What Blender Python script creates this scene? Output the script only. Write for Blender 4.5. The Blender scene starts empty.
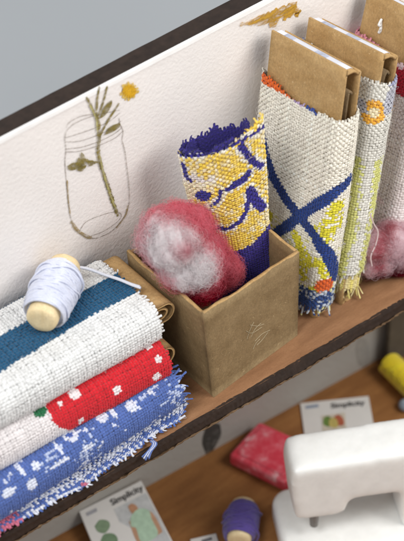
import bpy, bmesh, math, random
import numpy as np
from math import sin, cos, pi, radians, sqrt
from mathutils import Vector, Matrix

# ------------------------------------------------------------------ scene, camera
# one Blender unit is one centimetre: the whole place is a dolls' house sewing corner
SC = bpy.context.scene
COL = SC.collection
random.seed(7)
RNG = np.random.default_rng(11)

F = 1600.0
AZ, EL, RO = radians(38.13), radians(42.76), radians(-2.235)
_d = np.array([sin(AZ) * cos(EL), cos(AZ) * cos(EL), -sin(EL)])
_r = np.cross(_d, [0, 0, 1]); _r /= np.linalg.norm(_r)
_u = np.cross(_r, _d)
CR = _r * cos(RO) + _u * sin(RO)
CU = -_r * sin(RO) + _u * cos(RO)
CD = _d

def ray(x, y):
    return CD + CR * ((x - 202) / F) + CU * (-(y - 270.5) / F)

CAM = np.array([0, -2.6, 0.0]) - ray(214, 397.5) * 29.0

def at(x, y, axis, val):
    """the place in the room that photo point (x, y) shows, on the plane axis = val"""
    v = ray(x, y)
    t = (val - CAM[axis]) / v[axis]
    return CAM + v * t

def proj(P):
    q = P - CAM
    z = q @ CD
    return 202 + F * (q @ CR) / z, 270.5 - F * (q @ CU) / z

cam = bpy.data.cameras.new('camera')
co = bpy.data.objects.new('camera', cam)
COL.objects.link(co)
M = Matrix.Identity(4)
for i in range(3):
    M[i][0] = CR[i]; M[i][1] = CU[i]; M[i][2] = -CD[i]; M[i][3] = CAM[i]
co.matrix_world = M
cam.sensor_fit = 'HORIZONTAL'
cam.sensor_width = 36
cam.lens = F / 404 * 36
cam.clip_start = 0.5
cam.clip_end = 2000
cam.dof.use_dof = True
cam.dof.focus_distance = 28.8
cam.dof.aperture_fstop = 0.355
SC.camera = co

# ------------------------------------------------------------------ helpers
def lin(c):
    c = np.asarray(c, float) / 255.0
    return np.where(c <= 0.04045, c / 12.92, ((c + 0.055) / 1.055) ** 2.4)

def smooth(P, k=1.0, seed=0):
    """smooth noise in -1..1 for an (...,3) array of points"""
    r = np.random.default_rng(seed)
    out = 0
    for i in range(7):
        w = r.normal(0, 1, 3) * k * (1 + i * 0.35)
        out = out + np.sin(P @ w + r.uniform(0, 6.28)) / (1 + 0.3 * i)
    return out / 3.6

def mesh_np(name, V, Q, mat=None, parent=None, col=None, tris=None, shade=True):
    me = bpy.data.meshes.new(name)
    V = np.ascontiguousarray(V, dtype=np.float32).reshape(-1, 3)
    nq = 0 if Q is None else len(Q)
    nt = 0 if tris is None else len(tris)
    me.vertices.add(len(V))
    me.vertices.foreach_set('co', V.ravel())
    loops = []
    if nq: loops.append(np.asarray(Q, np.int32).ravel())
    if nt: loops.append(np.asarray(tris, np.int32).ravel())
    L = np.concatenate(loops)
    me.loops.add(len(L)); me.loops.foreach_set('vertex_index', L)
    me.polygons.add(nq + nt)
    st = np.concatenate([np.arange(nq) * 4, nq * 4 + np.arange(nt) * 3]).astype(np.int32)
    me.polygons.foreach_set('loop_start', st)
    me.update(calc_edges=True)
    me.validate()
    if shade:
        me.polygons.foreach_set('use_smooth', np.ones(nq + nt, bool))
    if col is not None:
        a = me.color_attributes.new('Col', 'FLOAT_COLOR', 'POINT')
        c4 = np.ones((len(V), 4), np.float32); c4[:, :3] = np.asarray(col).reshape(-1, 3)
        a.data.foreach_set('color', c4.ravel())
    o = bpy.data.objects.new(name, me)
    COL.objects.link(o)
    if mat: me.materials.append(mat)
    if parent: o.parent = parent
    return o

def obj(name, bm, mat=None, parent=None, smooth_shade=False):
    me = bpy.data.meshes.new(name)
    bmesh.ops.recalc_face_normals(bm, faces=bm.faces)
    bm.to_mesh(me); bm.free()
    if smooth_shade:
        for p in me.polygons: p.use_smooth = True
    o = bpy.data.objects.new(name, me)
    COL.objects.link(o)
    if mat: me.materials.append(mat)
    if parent: o.parent = parent
    return o

def tag(o, label=None, cat=None, group=None, kind=None):
    if label: o['label'] = label
    if cat: o['category'] = cat
    if group: o['group'] = group
    if kind: o['kind'] = kind
    return o

def thing(name, label, cat, group=None):
    """an Empty; the meshes under it are built in room coordinates, so it stays at the origin until settle()"""
    o = bpy.data.objects.new(name, None)
    o.empty_display_size = 0.3
    COL.objects.link(o)
    return tag(o, label, cat, group)

def settle(root, loc):
    """put the Empty at the base of its thing and shift the meshes of its parts back by as much"""
    loc = Vector([float(v) for v in loc])
    root.location = loc
    for ch in root.children:
        ch.data.transform(Matrix.Translation(-loc))
        for g in ch.children:
            g.data.transform(Matrix.Translation(-loc))

def catmull(P, n):
    P = np.asarray(P, float)
    Q = np.vstack([2 * P[0] - P[1], P, 2 * P[-1] - P[-2]])
    out = []
    for i in range(1, len(Q) - 2):
        t = np.linspace(0, 1, n, endpoint=False)[:, None]
        a, b, c, d = Q[i - 1], Q[i], Q[i + 1], Q[i + 2]
        out.append(0.5 * (2 * b + (c - a) * t + (2 * a - 5 * b + 4 * c - d) * t ** 2 + (3 * b - a - 3 * c + d) * t ** 3))
    out.append(P[-1:])
    return np.vstack(out)

def tubes(C, rad, sides=4):
    """C: (n, k, 3) centre lines, rad: scalar or (n, k) -> V, Q"""
    C = np.asarray(C, float)
    n, k, _ = C.shape
    T = np.gradient(C, axis=1)
    T /= np.linalg.norm(T, axis=2, keepdims=True) + 1e-9
    ref = np.where(np.abs(T[..., 2:3]) > 0.9, np.array([1.0, 0, 0]), np.array([0, 0, 1.0]))
    A = np.cross(T, ref); A /= np.linalg.norm(A, axis=2, keepdims=True) + 1e-9
    B = np.cross(T, A)
    rad = np.broadcast_to(np.asarray(rad, float), (n, k))
    ang = np.arange(sides) * 2 * pi / sides
    V = C[:, :, None, :] + rad[:, :, None, None] * (A[:, :, None, :] * np.cos(ang)[None, None, :, None]
                                                   + B[:, :, None, :] * np.sin(ang)[None, None, :, None])
    return V.reshape(-1, 3), ring_quads(n, k, sides)

def ring_quads(n, k, s):
    i = np.arange(n)[:, None, None]; j = np.arange(k - 1)[None, :, None]; a = np.arange(s)[None, None, :]
    b = i * k * s + j * s
    q = np.stack([b + a, b + (a + 1) % s, b + s + (a + 1) % s, b + s + a], -1)
    return q.reshape(-1, 4)

def strip_tube(name, pts, rad, mat, parent=None, sides=6, n=8):
    C = catmull(pts, n)[None]
    V, Q = tubes(C, rad, sides)
    return mesh_np(name, V, Q, mat, parent)

class Line:
    """a 2-D polyline by arc length; runs on straight past both ends"""
    def __init__(self, P):
        P = np.asarray(P, float)
        self.P = P
        s = np.concatenate([[0], np.cumsum(np.linalg.norm(np.diff(P, axis=0), axis=1))])
        self.s = s; self.L = s[-1]
        self.t0 = (P[1] - P[0]) / (s[1] - s[0]); self.t1 = (P[-1] - P[-2]) / (s[-1] - s[-2])
    def __call__(self, v):
        v = np.asarray(v, float)
        vc = np.clip(v, 0, self.L)
        out = np.stack([np.interp(vc, self.s, self.P[:, i]) for i in range(2)], -1)
        lo = np.minimum(v, 0)[..., None]; hi = np.maximum(v - self.L, 0)[..., None]
        return out + lo * self.t0 + hi * self.t1

def rounded(a, b, r, start=0.0, turns=1.0, gap=0.0, n=160, sag=0.0):
    """rounded rectangle, half sizes a x b, walked counter-clockwise from angle start; more turns spiral outwards"""
    r = min(r, a, b) * 0.999
    pts = []
    for cx, cy, a0 in ((a - r, b - r, 0), (-(a - r), b - r, 90), (-(a - r), -(b - r), 180), (a - r, -(b - r), 270)):
        for q in np.linspace(a0, a0 + 90, 10):
            pts.append((cx + r * cos(radians(q)), cy + r * sin(radians(q))))
    pts.append(pts[0])
    ln = Line(pts)
    v = (start + np.linspace(0, turns, int(n * turns))) * ln.L
    base = ln(np.mod(v, ln.L))
    k = 1 + (gap * (v - v[0]) / ln.L)[:, None] / np.maximum(np.abs(np.array([a, b])), 1e-6) * np.array([1, 1])
    out = base * k
    return out

# ------------------------------------------------------------------ weaving: real threads, over and under
def frames(S, U, V, flip):
    e = 0.01
    P = S(U, V)
    Tu = (S(U + e, V) - S(U - e, V)); Tv = (S(U, V + e) - S(U, V - e))
    Tu /= np.linalg.norm(Tu, axis=-1, keepdims=True) + 1e-9
    Tv /= np.linalg.norm(Tv, axis=-1, keepdims=True) + 1e-9
    N = np.cross(Tu, Tv); N /= np.linalg.norm(N, axis=-1, keepdims=True) + 1e-9
    return P, Tu, Tv, (-N if flip else N)

def weave(name, S, Lu, Lv, color, mat, parent=None, pitch=0.055, flip=False, fringe=(0.03, 0.03, 0.03, 0.03),
          loose=0.03, h=0.62, rw=0.515, rh=0.25, fuzz=1500, seed=1, edge=None, fuzz_len=0.09, backing=True, tint=0.06):
    """one cloth as ONE mesh of crossing threads. fringe: how far threads run past u=0, u=Lu, v=0, v=Lv.
    edge(v, u) -> (lo, hi): optional shift of the u ends for each v."""
    g = np.random.default_rng(seed)
    nu = max(3, int(round(Lu / pitch))); nv = max(3, int(round(Lv / pitch)))
    pu, pv = Lu / nu, Lv / nv
    Vs, Qs, Cs = [], [], []
    base = 0
    sides = 6
    ang = np.arange(sides) * 2 * pi / sides
    def strands(n, m, plen, pcross, Lalong, Lcross, along_is_v, f0, f1):
        nonlocal base
        k = m * 3 + 9
        i = np.arange(n)
        e0 = f0 * g.uniform(0.15, 1.25, n); e1 = f1 * g.uniform(0.15, 1.25, n)
        t = np.linspace(0, 1, k)[None, :]
        A = -e0[:, None] + (Lalong + e0 + e1)[:, None] * t
        cr = (i + 0.5)[:, None] * pcross + 0 * A
        ph = g.uniform(0, 6.28, (n, 1)); fr = g.uniform(0.6, 1.6, (n, 1))
        cr = cr + pcross * (0.12 * np.sin(A * fr * 3 + ph) + 0.10 * np.sin(A * fr * 9.1 + ph * 2) + g.normal(0, 0.05, (n, 1)))
        over = np.maximum(np.maximum(-A, A - Lalong), 0)
        if edge is not None and not along_is_v:
            lo, hi = edge(cr)
            A = np.where(A < Lalong / 2, A + lo * np.clip(1 - A / (Lalong * 0.5), 0, 1), A + hi * np.clip((A - Lalong * 0.5) / (Lalong * 0.5), 0, 1))
        elif edge is not None:
            lo, hi = edge(A)
            cr = cr + lo * np.clip(1 - cr / (Lcross * 0.5), 0, 1) + hi * np.clip((cr - Lcross * 0.5) / (Lcross * 0.5), 0, 1)
        sgn = 1.0 if along_is_v else -1.0
        wave = np.cos(pi * (A / plen - 0.5) + pi * i[:, None])
        inside = np.exp(-over / (0.5 * pitch))
        H = sgn * h * pitch * 0.5 * wave * inside
        drift = g.normal(0, 1, (n, 1)); drift2 = g.normal(0, 1, (n, 1))
        cr = cr + loose * drift * (over / 0.1) ** 1.4
        H = H + loose * drift2 * (over / 0.1) ** 1.4
        U, W = (cr, A) if along_is_v else (A, cr)
        P, Tu, Tv, N = frames(S, U, W, flip)
        side = Tu if along_is_v else Tv
        thick = g.uniform(0.9, 1.1, (n, 1)) * (1 + 0.08 * np.sin(A * 11 + ph))
        w_ = rw * pitch * thick * (1 + 0.13 * sgn * wave) * (0.75 + 0.25 * inside)
        h_ = rh * pitch * thick
        C = P + N * H[..., None]
        X = C[:, :, None, :] + side[:, :, None, :] * (w_[:, :, None] * np.cos(ang))[..., None] \
            + N[:, :, None, :] * (h_[:, :, None] * np.sin(ang))[..., None]
        col = color(U, W, P, along_is_v)
        col = col * (1 + tint * g.normal(0, 1, (n, 1, 1))) * (1 + 0.03 * g.normal(0, 1, (n, k, 1)))
        col = np.clip(np.repeat(col[:, :, None, :], sides, 2), 0, 1)
        Vs.append(X.reshape(-1, 3)); Cs.append(col.reshape(-1, 3))
        Qs.append(ring_quads(n, k, sides) + base)
        base += n * k * sides
    strands(nu, nv, pv, pu, Lv, Lu, True, fringe[2], fringe[3])
    strands(nv, nu, pu, pv, Lu, Lv, False, fringe[0], fringe[1])
    if backing:
        a, b = nu + 1, nv + 1
        uu = np.linspace(0.02, Lu - 0.02, a)[:, None] + np.zeros((1, b)); vv = np.linspace(0.02, Lv - 0.02, b)[None, :] + np.zeros((a, 1))
        if edge is not None:
            lo, hi = edge(vv)
            uu = uu + lo * np.clip(1 - uu / (Lu * 0.5), 0, 1) + hi * np.clip((uu - Lu * 0.5) / (Lu * 0.5), 0, 1)
        P, _, _, N = frames(S, uu, vv, flip)
        c = color(uu, vv, P, True)
        i = np.arange(a - 1)[:, None] * b + np.arange(b - 1)[None, :]
        Vs.append((P - N * 0.32 * pitch).reshape(-1, 3)); Cs.append(c.reshape(-1, 3))
        Qs.append(np.stack([i, i + 1, i + b + 1, i + b], -1).reshape(-1, 4) + base)
        base += a * b
    if fuzz:
        n, k = fuzz, 6
        u0 = g.uniform(0, Lu, (n, 1)); v0 = g.uniform(0, Lv, (n, 1))
        a = g.uniform(0, 6.28, (n, 1)); t = np.linspace(0, 1, k)[None]
        ln = fuzz_len * g.uniform(0.4, 1.3, (n, 1))
        bend = g.normal(0, 2.0, (n, 1))
        U = u0 + ln * t * np.cos(a + bend * t); W = v0 + ln * t * np.sin(a + bend * t)
        P, _, _, N = frames(S, U, W, flip)
        C = P + N * (pitch * 0.35 + ln * (0.55 * np.sin(t * 2.6) * g.uniform(0.1, 1, (n, 1))))[..., None]
        c = color(u0 + 0 * t, v0 + 0 * t, P, True)
        V_, Q_ = tubes(C, 0.0021, 3)
        Vs.append(V_); Cs.append(np.repeat(np.clip(c * 1.05, 0, 1)[:, :, None, :], 3, 2).reshape(-1, 3)); Qs.append(Q_ + base)
        base += len(V_)
    return mesh_np(name, np.concatenate(Vs), np.concatenate(Qs), mat, parent, np.concatenate(Cs))

def uv_finder(S, Lu, Lv, flip, res=170):
    """where on the cloth the photo shows a point of its print: photo point -> (u, v) of the cloth"""
    U, V = np.meshgrid(np.linspace(0, Lu, res), np.linspace(0, Lv, res), indexing='ij')
    P, _, _, N = frames(S, U, V, flip)
    x, y = proj(P)
    front = np.sum(N * (CAM - P), -1) > 0
    depth = (P - CAM) @ CD
    def f(px, py):
        dd = np.where(front, (x - px) ** 2 + (y - py) ** 2, 1e9)
        near = dd < max(4.0, dd.min() * 1.5)          # of the layers of a wound cloth, the outermost one
        dd = np.where(near, depth + 0.02 * dd, 1e9)
        i = np.unravel_index(np.argmin(dd), dd.shape)
        return np.array([U[i], V[i]])
    return f

def seg_dist(U, V, pts):
    """distance from (U, V) to a polyline"""
    best = np.full(np.shape(U), 1e9)
    pts = np.asarray(pts, float)
    for a, b in zip(pts[:-1], pts[1:]):
        ab = b - a; L2 = max(ab @ ab, 1e-9)
        t = np.clip(((U - a[0]) * ab[0] + (V - a[1]) * ab[1]) / L2, 0, 1)
        best = np.minimum(best, np.hypot(U - a[0] - t * ab[0], V - a[1] - t * ab[1]))
    return best

def in_poly(U, V, pts):
    pts = np.asarray(pts, float)
    inside = np.zeros(np.shape(U), bool)
    j = len(pts) - 1
    for i in range(len(pts)):
        (xi, yi), (xj, yj) = pts[i], pts[j]
        c = ((yi > V) != (yj > V)) & (U < (xj - xi) * (V - yi) / (yj - yi + 1e-12) + xi)
        inside ^= c
        j = i
    return inside

def cell(U, V, p):
    """a random number 0..1 for every single stitch"""
    a = np.sin(np.floor(U / p) * 12.9898 + np.floor(V / p) * 78.233) * 43758.5453
    return a - np.floor(a)

def paint(base, mask, rgb):
    m = np.asarray(mask, float)[..., None]
    return base * (1 - m) + lin(rgb) * m

# ------------------------------------------------------------------ materials
def new_mat(name):
    m = bpy.data.materials.new(name); m.use_nodes = True
    nt = m.node_tree; b = nt.nodes['Principled BSDF']
    return m, nt, b

def node(nt, t, **kw):
    n = nt.nodes.new(t)
    for k, v in kw.items():
        if hasattr(n, k): setattr(n, k, v)
    return n

def noise(nt, scale, detail=4, rough=0.6, stretch=None, vec='Object'):
    tc = node(nt, 'ShaderNodeTexCoord')
    n = node(nt, 'ShaderNodeTexNoise')
    n.inputs['Scale'].default_value = scale; n.inputs['Detail'].default_value = detail; n.inputs['Roughness'].default_value = rough
    if stretch:
        mp = node(nt, 'ShaderNodeMapping'); mp.inputs['Scale'].default_value = stretch
        nt.links.new(tc.outputs[vec], mp.inputs[0]); nt.links.new(mp.outputs[0], n.inputs['Vector'])
    else:
        nt.links.new(tc.outputs[vec], n.inputs['Vector'])
    return n

def ramp(nt, src, stops):
    r = node(nt, 'ShaderNodeValToRGB')
    el = r.color_ramp.elements
    while len(el) < len(stops): el.new(0.5)
    for e, (p, c) in zip(el, stops):
        e.position = p; e.color = (*[float(v) for v in lin(c)], 1) if not np.isscalar(c) else (c, c, c, 1)
    nt.links.new(src, r.inputs[0])
    return r

def mixc(nt, a, b, fac, mode='MIX'):
    m = node(nt, 'ShaderNodeMix', data_type='RGBA', blend_type=mode)
    if np.isscalar(fac): m.inputs[0].default_value = fac
    else: nt.links.new(fac, m.inputs[0])
    for s, i in ((a, 6), (b, 7)):
        if isinstance(s, (tuple, list)): m.inputs[i].default_value = (*[float(v) for v in lin(s)], 1)
        else: nt.links.new(s, m.inputs[i])
    return m.outputs[2]

def bump(nt, b, height, strength, dist):
    n = node(nt, 'ShaderNodeBump'); n.inputs['Strength'].default_value = strength; n.inputs['Distance'].default_value = dist
    nt.links.new(height, n.inputs['Height']); nt.links.new(n.outputs[0], b.inputs['Normal'])

def thread_mat(name='thread', rough=0.85, sheen=0.25, trans=0.0):
    m, nt, b = new_mat(name)
    a = node(nt, 'ShaderNodeVertexColor', layer_name='Col')
    n = noise(nt, 38, 3, 0.7)
    r = ramp(nt, n.outputs[0], [(0.25, 0.95 if trans else 0.80), (0.75, 1.0)])
    c = mixc(nt, a.outputs[0], r.outputs[0], 1.0, 'MULTIPLY')
    nt.links.new(c, b.inputs['Base Color'])
    b.inputs['Roughness'].default_value = rough
    b.inputs['Sheen Weight'].default_value = sheen
    b.inputs['Specular IOR Level'].default_value = 0.2
    if trans:
        b.inputs['Sheen Weight'].default_value = 0.0; b.inputs['Specular IOR Level'].default_value = 0.0
    if trans:      # thin fibres let light through
        tr = node(nt, 'ShaderNodeBsdfTranslucent'); nt.links.new(c, tr.inputs['Color'])
        mx = node(nt, 'ShaderNodeMixShader'); mx.inputs[0].default_value = trans
        nt.links.new(b.outputs[0], mx.inputs[1]); nt.links.new(tr.outputs[0], mx.inputs[2])
        nt.links.new(mx.outputs[0], nt.nodes['Material Output'].inputs[0])
        return m
    n2 = noise(nt, 90, 3, 0.7)
    bump(nt, b, n2.outputs[0], 0.5, 0.012)
    return m

def kraft_mat(name, light, dark, fleck):
    m, nt, b = new_mat(name)
    n = noise(nt, 2.2, 6, 0.65)
    r = ramp(nt, n.outputs[0], [(0.3, dark), (0.7, light)])
    n2 = noise(nt, 24, 4, 0.75, (1, 1, 0.7))
    r2 = ramp(nt, n2.outputs[0], [(0.35, 0.74), (0.62, 1.0)])
    c = mixc(nt, r.outputs[0], r2.outputs[0], 0.9, 'MULTIPLY')
    n3 = noise(nt, 17, 2, 0.5)
    r3 = ramp(nt, n3.outputs[0], [(0.66, 0.0), (0.74, 1.0)])
    mm = node(nt, 'ShaderNodeMath', operation='MULTIPLY'); nt.links.new(r3.outputs[0], mm.inputs[0]); mm.inputs[1].default_value = 0.55
    c = mixc(nt, c, fleck, mm.outputs[0])
    nt.links.new(c, b.inputs['Base Color'])
    b.inputs['Roughness'].default_value = 0.72
    b.inputs['Specular IOR Level'].default_value = 0.3
    n4 = noise(nt, 30, 5, 0.75)
    bump(nt, b, n4.outputs[0], 0.6, 0.025)
    return m

def plain_mat(name, c, rough=0.7, spec=0.3, var=0.12, scale=6, bump_s=0.0, bump_scale=40):
    m, nt, b = new_mat(name)
    n = noise(nt, scale, 5, 0.65)
    r = ramp(nt, n.outputs[0], [(0.3, 1 - var), (0.7, 1.0)])
    cc = mixc(nt, tuple(c), r.outputs[0], 1.0, 'MULTIPLY')
    nt.links.new(cc, b.inputs['Base Color'])
    b.inputs['Roughness'].default_value = rough; b.inputs['Specular IOR Level'].default_value = spec
    if bump_s:
        n2 = noise(nt, bump_scale, 4, 0.6); bump(nt, b, n2.outputs[0], bump_s, 0.02)
    return m

def paper_mat(name, c, grain=15.0, strength=0.22):
    """rough watercolour paper"""
    m, nt, b = new_mat(name)
    n = noise(nt, 1.1, 4, 0.6)
    r = ramp(nt, n.outputs[0], [(0.3, 0.955), (0.7, 1.0)])
    cc = mixc(nt, tuple(c), r.outputs[0], 1.0, 'MULTIPLY')
    nt.links.new(cc, b.inputs['Base Color'])
    b.inputs['Roughness'].default_value = 0.85; b.inputs['Specular IOR Level'].default_value = 0.15
    n1 = noise(nt, grain, 5, 0.55, (1, 1, 1))
    bump(nt, b, n1.outputs[0], strength, 0.07)
    return m

def wood_mat(name, light, dark, stretch, scale=3.0, rough=0.6):
    m, nt, b = new_mat(name)
    n = noise(nt, scale, 7, 0.68, stretch)
    r = ramp(nt, n.outputs[0], [(0.28, dark), (0.52, tuple((np.array(light) + np.array(dark)) / 2)), (0.75, light)])
    n2 = noise(nt, 30, 3, 0.7)
    r2 = ramp(nt, n2.outputs[0], [(0.3, 0.86), (0.6, 1.0)])
    c = mixc(nt, r.outputs[0], r2.outputs[0], 1.0, 'MULTIPLY')
    nt.links.new(c, b.inputs['Base Color'])
    b.inputs['Roughness'].default_value = rough; b.inputs['Specular IOR Level'].default_value = 0.3
    bump(nt, b, n2.outputs[0], 0.25, 0.02)
    return m

M_thread = thread_mat('woven_thread')
M_spoolthread = thread_mat('spool_thread', 0.6, 0.4)
M_wool = thread_mat('wool_fibre', 0.9, 0.3, 0.6)
M_kraft = kraft_mat('kraft_card', (208, 172, 120), (182, 144, 92), (222, 194, 150))
M_box = kraft_mat('box_card', (164, 139, 101), (136, 112, 77), (188, 164, 124))
M_cardin = kraft_mat('card_inside', (150, 128, 96), (120, 98, 70), (176, 152, 118))
M_print = plain_mat('printed_card', (222, 222, 230), 0.45, 0.5, 0.10, 3)
M_printb = plain_mat('print_ink', (192, 196, 214), 0.5, 0.4, 0.35, 9)
M_paper = paper_mat('watercolour_paper', (238, 232, 228))
M_paperedge = plain_mat('cut_paper_edge', (246, 244, 242), 0.8, 0.2, 0.05)
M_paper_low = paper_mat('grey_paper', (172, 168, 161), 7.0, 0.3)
M_burnt = plain_mat('burnt_board_edge', (56, 43, 36), 0.65, 0.35, 0.5, 5, 0.3, 30)
M_shelf = wood_mat('fibreboard', (164, 122, 88), (128, 90, 61), (0.5, 2.2, 2.2), 2.4)
M_desk = wood_mat('desk_fibreboard', (170, 120, 70), (128, 84, 46), (0.35, 1.6, 1.6), 1.6)
M_lip = plain_mat('raw_board_edge', (120, 96, 72), 0.8, 0.2, 0.4, 12, 0.5, 30)
M_table = plain_mat('grey_table', (205, 208, 211), 0.6, 0.3, 0.03, 0.05)
M_wood = wood_mat('spool_wood', (240, 222, 182), (222, 198, 152), (2.0, 2.0, 0.5), 4.0, 0.55)
def paint_mat(name, c, lo, hi, scale, var=0.3, stretch=None):
    m = plain_mat(name, c, 0.7, 0.2, var, 9)
    nt = m.node_tree; b = nt.nodes['Principled BSDF']
    n = noise(nt, scale, 4, 0.65, stretch)
    r = ramp(nt, n.outputs[0], [(lo, 0.15), (hi, 1.0)])
    nt.links.new(r.outputs[0], b.inputs['Alpha'])
    return m
M_pencil = paint_mat('pencil_line', (160, 150, 140), 0.3, 0.75, 22)
M_pencil2 = paint_mat('gold_pencil_line', (170, 148, 100), 0.3, 0.7, 20)
M_olive = paint_mat('olive_paint', (146, 131, 68), 0.28, 0.6, 14, 0.5)
M_olive_pale = paint_mat('pale_olive_paint', (196, 188, 124), 0.3, 0.6, 14)
M_yellow = paint_mat('yellow_paint', (228, 176, 40), 0.25, 0.5, 14)
M_yellow_pale = paint_mat('pale_yellow_paint', (232, 198, 104), 0.2, 0.55, 18)
M_gold = paint_mat('gold_paint', (214, 166, 66), 0.36, 0.56, 5.5, 0.35, (0.7, 1, 2.2))
M_ink = paint_mat('black_paint', (76, 74, 70), 0.2, 0.6, 5)
M_scratch = plain_mat('white_scratch', (184, 168, 138), 0.8, 0.2, 0.2, 20)
M_leaf_faint = plain_mat('faint_grey_paint', (164, 160, 153), 0.7, 0.2, 0.2, 6)

# ------------------------------------------------------------------ basic solids
def prism(bm, poly, z0, z1):
    """poly: list of (x, y) -> upright prism"""
    a = [bm.verts.new((x, y, z0)) for x, y in poly]
    b = [bm.verts.new((x, y, z1)) for x, y in poly]
    n = len(poly)
    bm.faces.new(a[::-1]); bm.faces.new(b)
    for i in range(n):
        bm.faces.new((a[i], a[(i + 1) % n], b[(i + 1) % n], b[i]))

def hexa(bm, P):
    """8 corners: bottom four then top four, same order round"""
    v = [bm.verts.new(tuple(float(c) for c in p)) for p in P]
    for f in ((3, 2, 1, 0), (4, 5, 6, 7), (0, 1, 5, 4), (1, 2, 6, 5), (2, 3, 7, 6), (3, 0, 4, 7)):
        bm.faces.new([v[i] for i in f])

def bevel_all(bm, off, seg=2):
    bmesh.ops.bevel(bm, geom=list(bm.edges), offset=off, segments=seg, affect='EDGES', profile=0.6, clamp_overlap=True)

def box_bm(x0, x1, y0, y1, z0, z1, bev=0.0):
    bm = bmesh.new()
    prism(bm, [(x0, y0), (x1, y0), (x1, y1), (x0, y1)], z0, z1)
    if bev: bevel_all(bm, bev)
    return bm

def extruded_strip(name, P2, th, to3, u0, u1, mat, parent, nu=10):
    """a bent strip of card: 2-D line P2, thickness th, pulled from u0 to u1; to3(u, (n,2)) -> room points"""
    P2 = np.asarray(P2, float)
    T = np.gradient(P2, axis=0); T /= np.linalg.norm(T, axis=1, keepdims=True) + 1e-9
    Nn = np.stack([-T[:, 1], T[:, 0]], -1)
    A, B = P2 + Nn * th / 2, P2 - Nn * th / 2
    us = np.linspace(u0, u1, nu)
    n = len(P2)
    V = np.concatenate([np.concatenate([to3(u, A), to3(u, B)]) for u in us])
    Q = []
    w = 2 * n
    for i in range(nu - 1):
        for j in range(n - 1):
            a = i * w + j
            Q.append((a, a + 1, a + w + 1, a + w)); b = a + n
            Q.append((b + w, b + w + 1, b + 1, b))
        for j in (0, n - 1):
            a = i * w + j; b = a + n
            Q.append((a, b, b + w, a + w))
    for i in (0, nu - 1):
        for j in range(n - 1):
            a = i * w + j; b = a + n
            Q.append((a, a + 1, b + 1, b))
    o = mesh_np(name, V, Q, mat, parent, shade=False)
    return o

# ------------------------------------------------------------------ setting
g = box_bm(-90, 120, -60, 150, -6.6, -6.3)
tag(obj('table_surface', g, M_table), 'pale grey table far behind and below the dollhouse wall', 'table', kind='structure')

# upper wall: board faced with painted paper
wall = thing('wall_panel', 'dark board faced with white watercolour paper painted with a jar and flowers', 'wall')
top = 5.62
def wall_top(x): return 5.60 + 0.022 * (x - 0.7)
bm = bmesh.new()
xs = np.linspace(-9, 13, 90)
fr, bk = [], []
rr = random.Random(3)
for x in xs:
    zt = wall_top(x) - 0.03
    fr.append((x, 0.0, zt)); bk.append((x, 0.455 + 0.006 * x + rr.uniform(-.002, .002), zt + rr.uniform(-.003, .003)))
vf = [bm.verts.new(p) for p in fr]; vb = [bm.verts.new(p) for p in bk]
vf0 = [bm.verts.new((p[0], 0.0, -0.34)) for p in fr]; vb0 = [bm.verts.new((p[0], p[1], -0.34)) for p in bk]
for i in range(len(xs) - 1):
    bm.faces.new((vf[i], vf[i + 1], vb[i + 1], vb[i])); bm.faces.new((vf0[i], vf0[i + 1], vf[i + 1], vf[i]))
    bm.faces.new((vb[i], vb[i + 1], vb0[i + 1], vb0[i])); bm.faces.new((vf0[i + 1], vf0[i], vb0[i], vb0[i + 1]))
obj('board', bm, M_burnt, wall)
bm = bmesh.new()
nx, nz = 120, 40
grid = []
for i in range(nx + 1):
    x = -8.9 + 21.8 * i / nx
    grid.append([])
    for j in range(nz + 1):
        z = 0.0 + (wall_top(x) + 0.02) * j / nz
        if j == nz: z += 0.012 * sin(x * 5.1) * sin(x * 2.3) + (-0.05 if abs(x + 1.55) < 0.10 else 0)
        grid[-1].append(bm.verts.new((x, -0.055 + 0.006 * sin(x * 3.1 + z * 2), z)))
backs = [bm.verts.new((grid[i][nz].co.x, -0.004, grid[i][nz].co.z)) for i in range(nx + 1)]
for i in range(nx):
    for j in range(nz):
        bm.faces.new((grid[i][j], grid[i + 1][j], grid[i + 1][j + 1], grid[i][j + 1]))
paper = obj('paper', bm, M_paper, wall, True)
bm = bmesh.new()
for i in range(nx):      # the bright cut edge of the paper
    pass
ed = [(-8.9 + 21.8 * i / nx) for i in range(nx + 1)]
lo = [bm.verts.new((x, -0.066 - 0.004 * rr.random(), wall_top(x) - 0.035 - 0.012 * rr.random())) for x in ed]
l2 = [bm.verts.new((x, -0.066, wall_top(x) + 0.03 + 0.012 * rr.random())) for x in ed]
l3 = [bm.verts.new((x, -0.003, wall_top(x) + 0.035)) for x in ed]
l4 = [bm.verts.new((x, -0.003, wall_top(x) - 0.03)) for x in ed]
for i in range(nx):
    for a, b in ((lo, l2), (l2, l3), (l3, l4), (l4, lo)):
        bm.faces.new((a[i], a[i + 1], b[i + 1], b[i]))
obj('paper_edge', bm, M_paperedge, paper)

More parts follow.
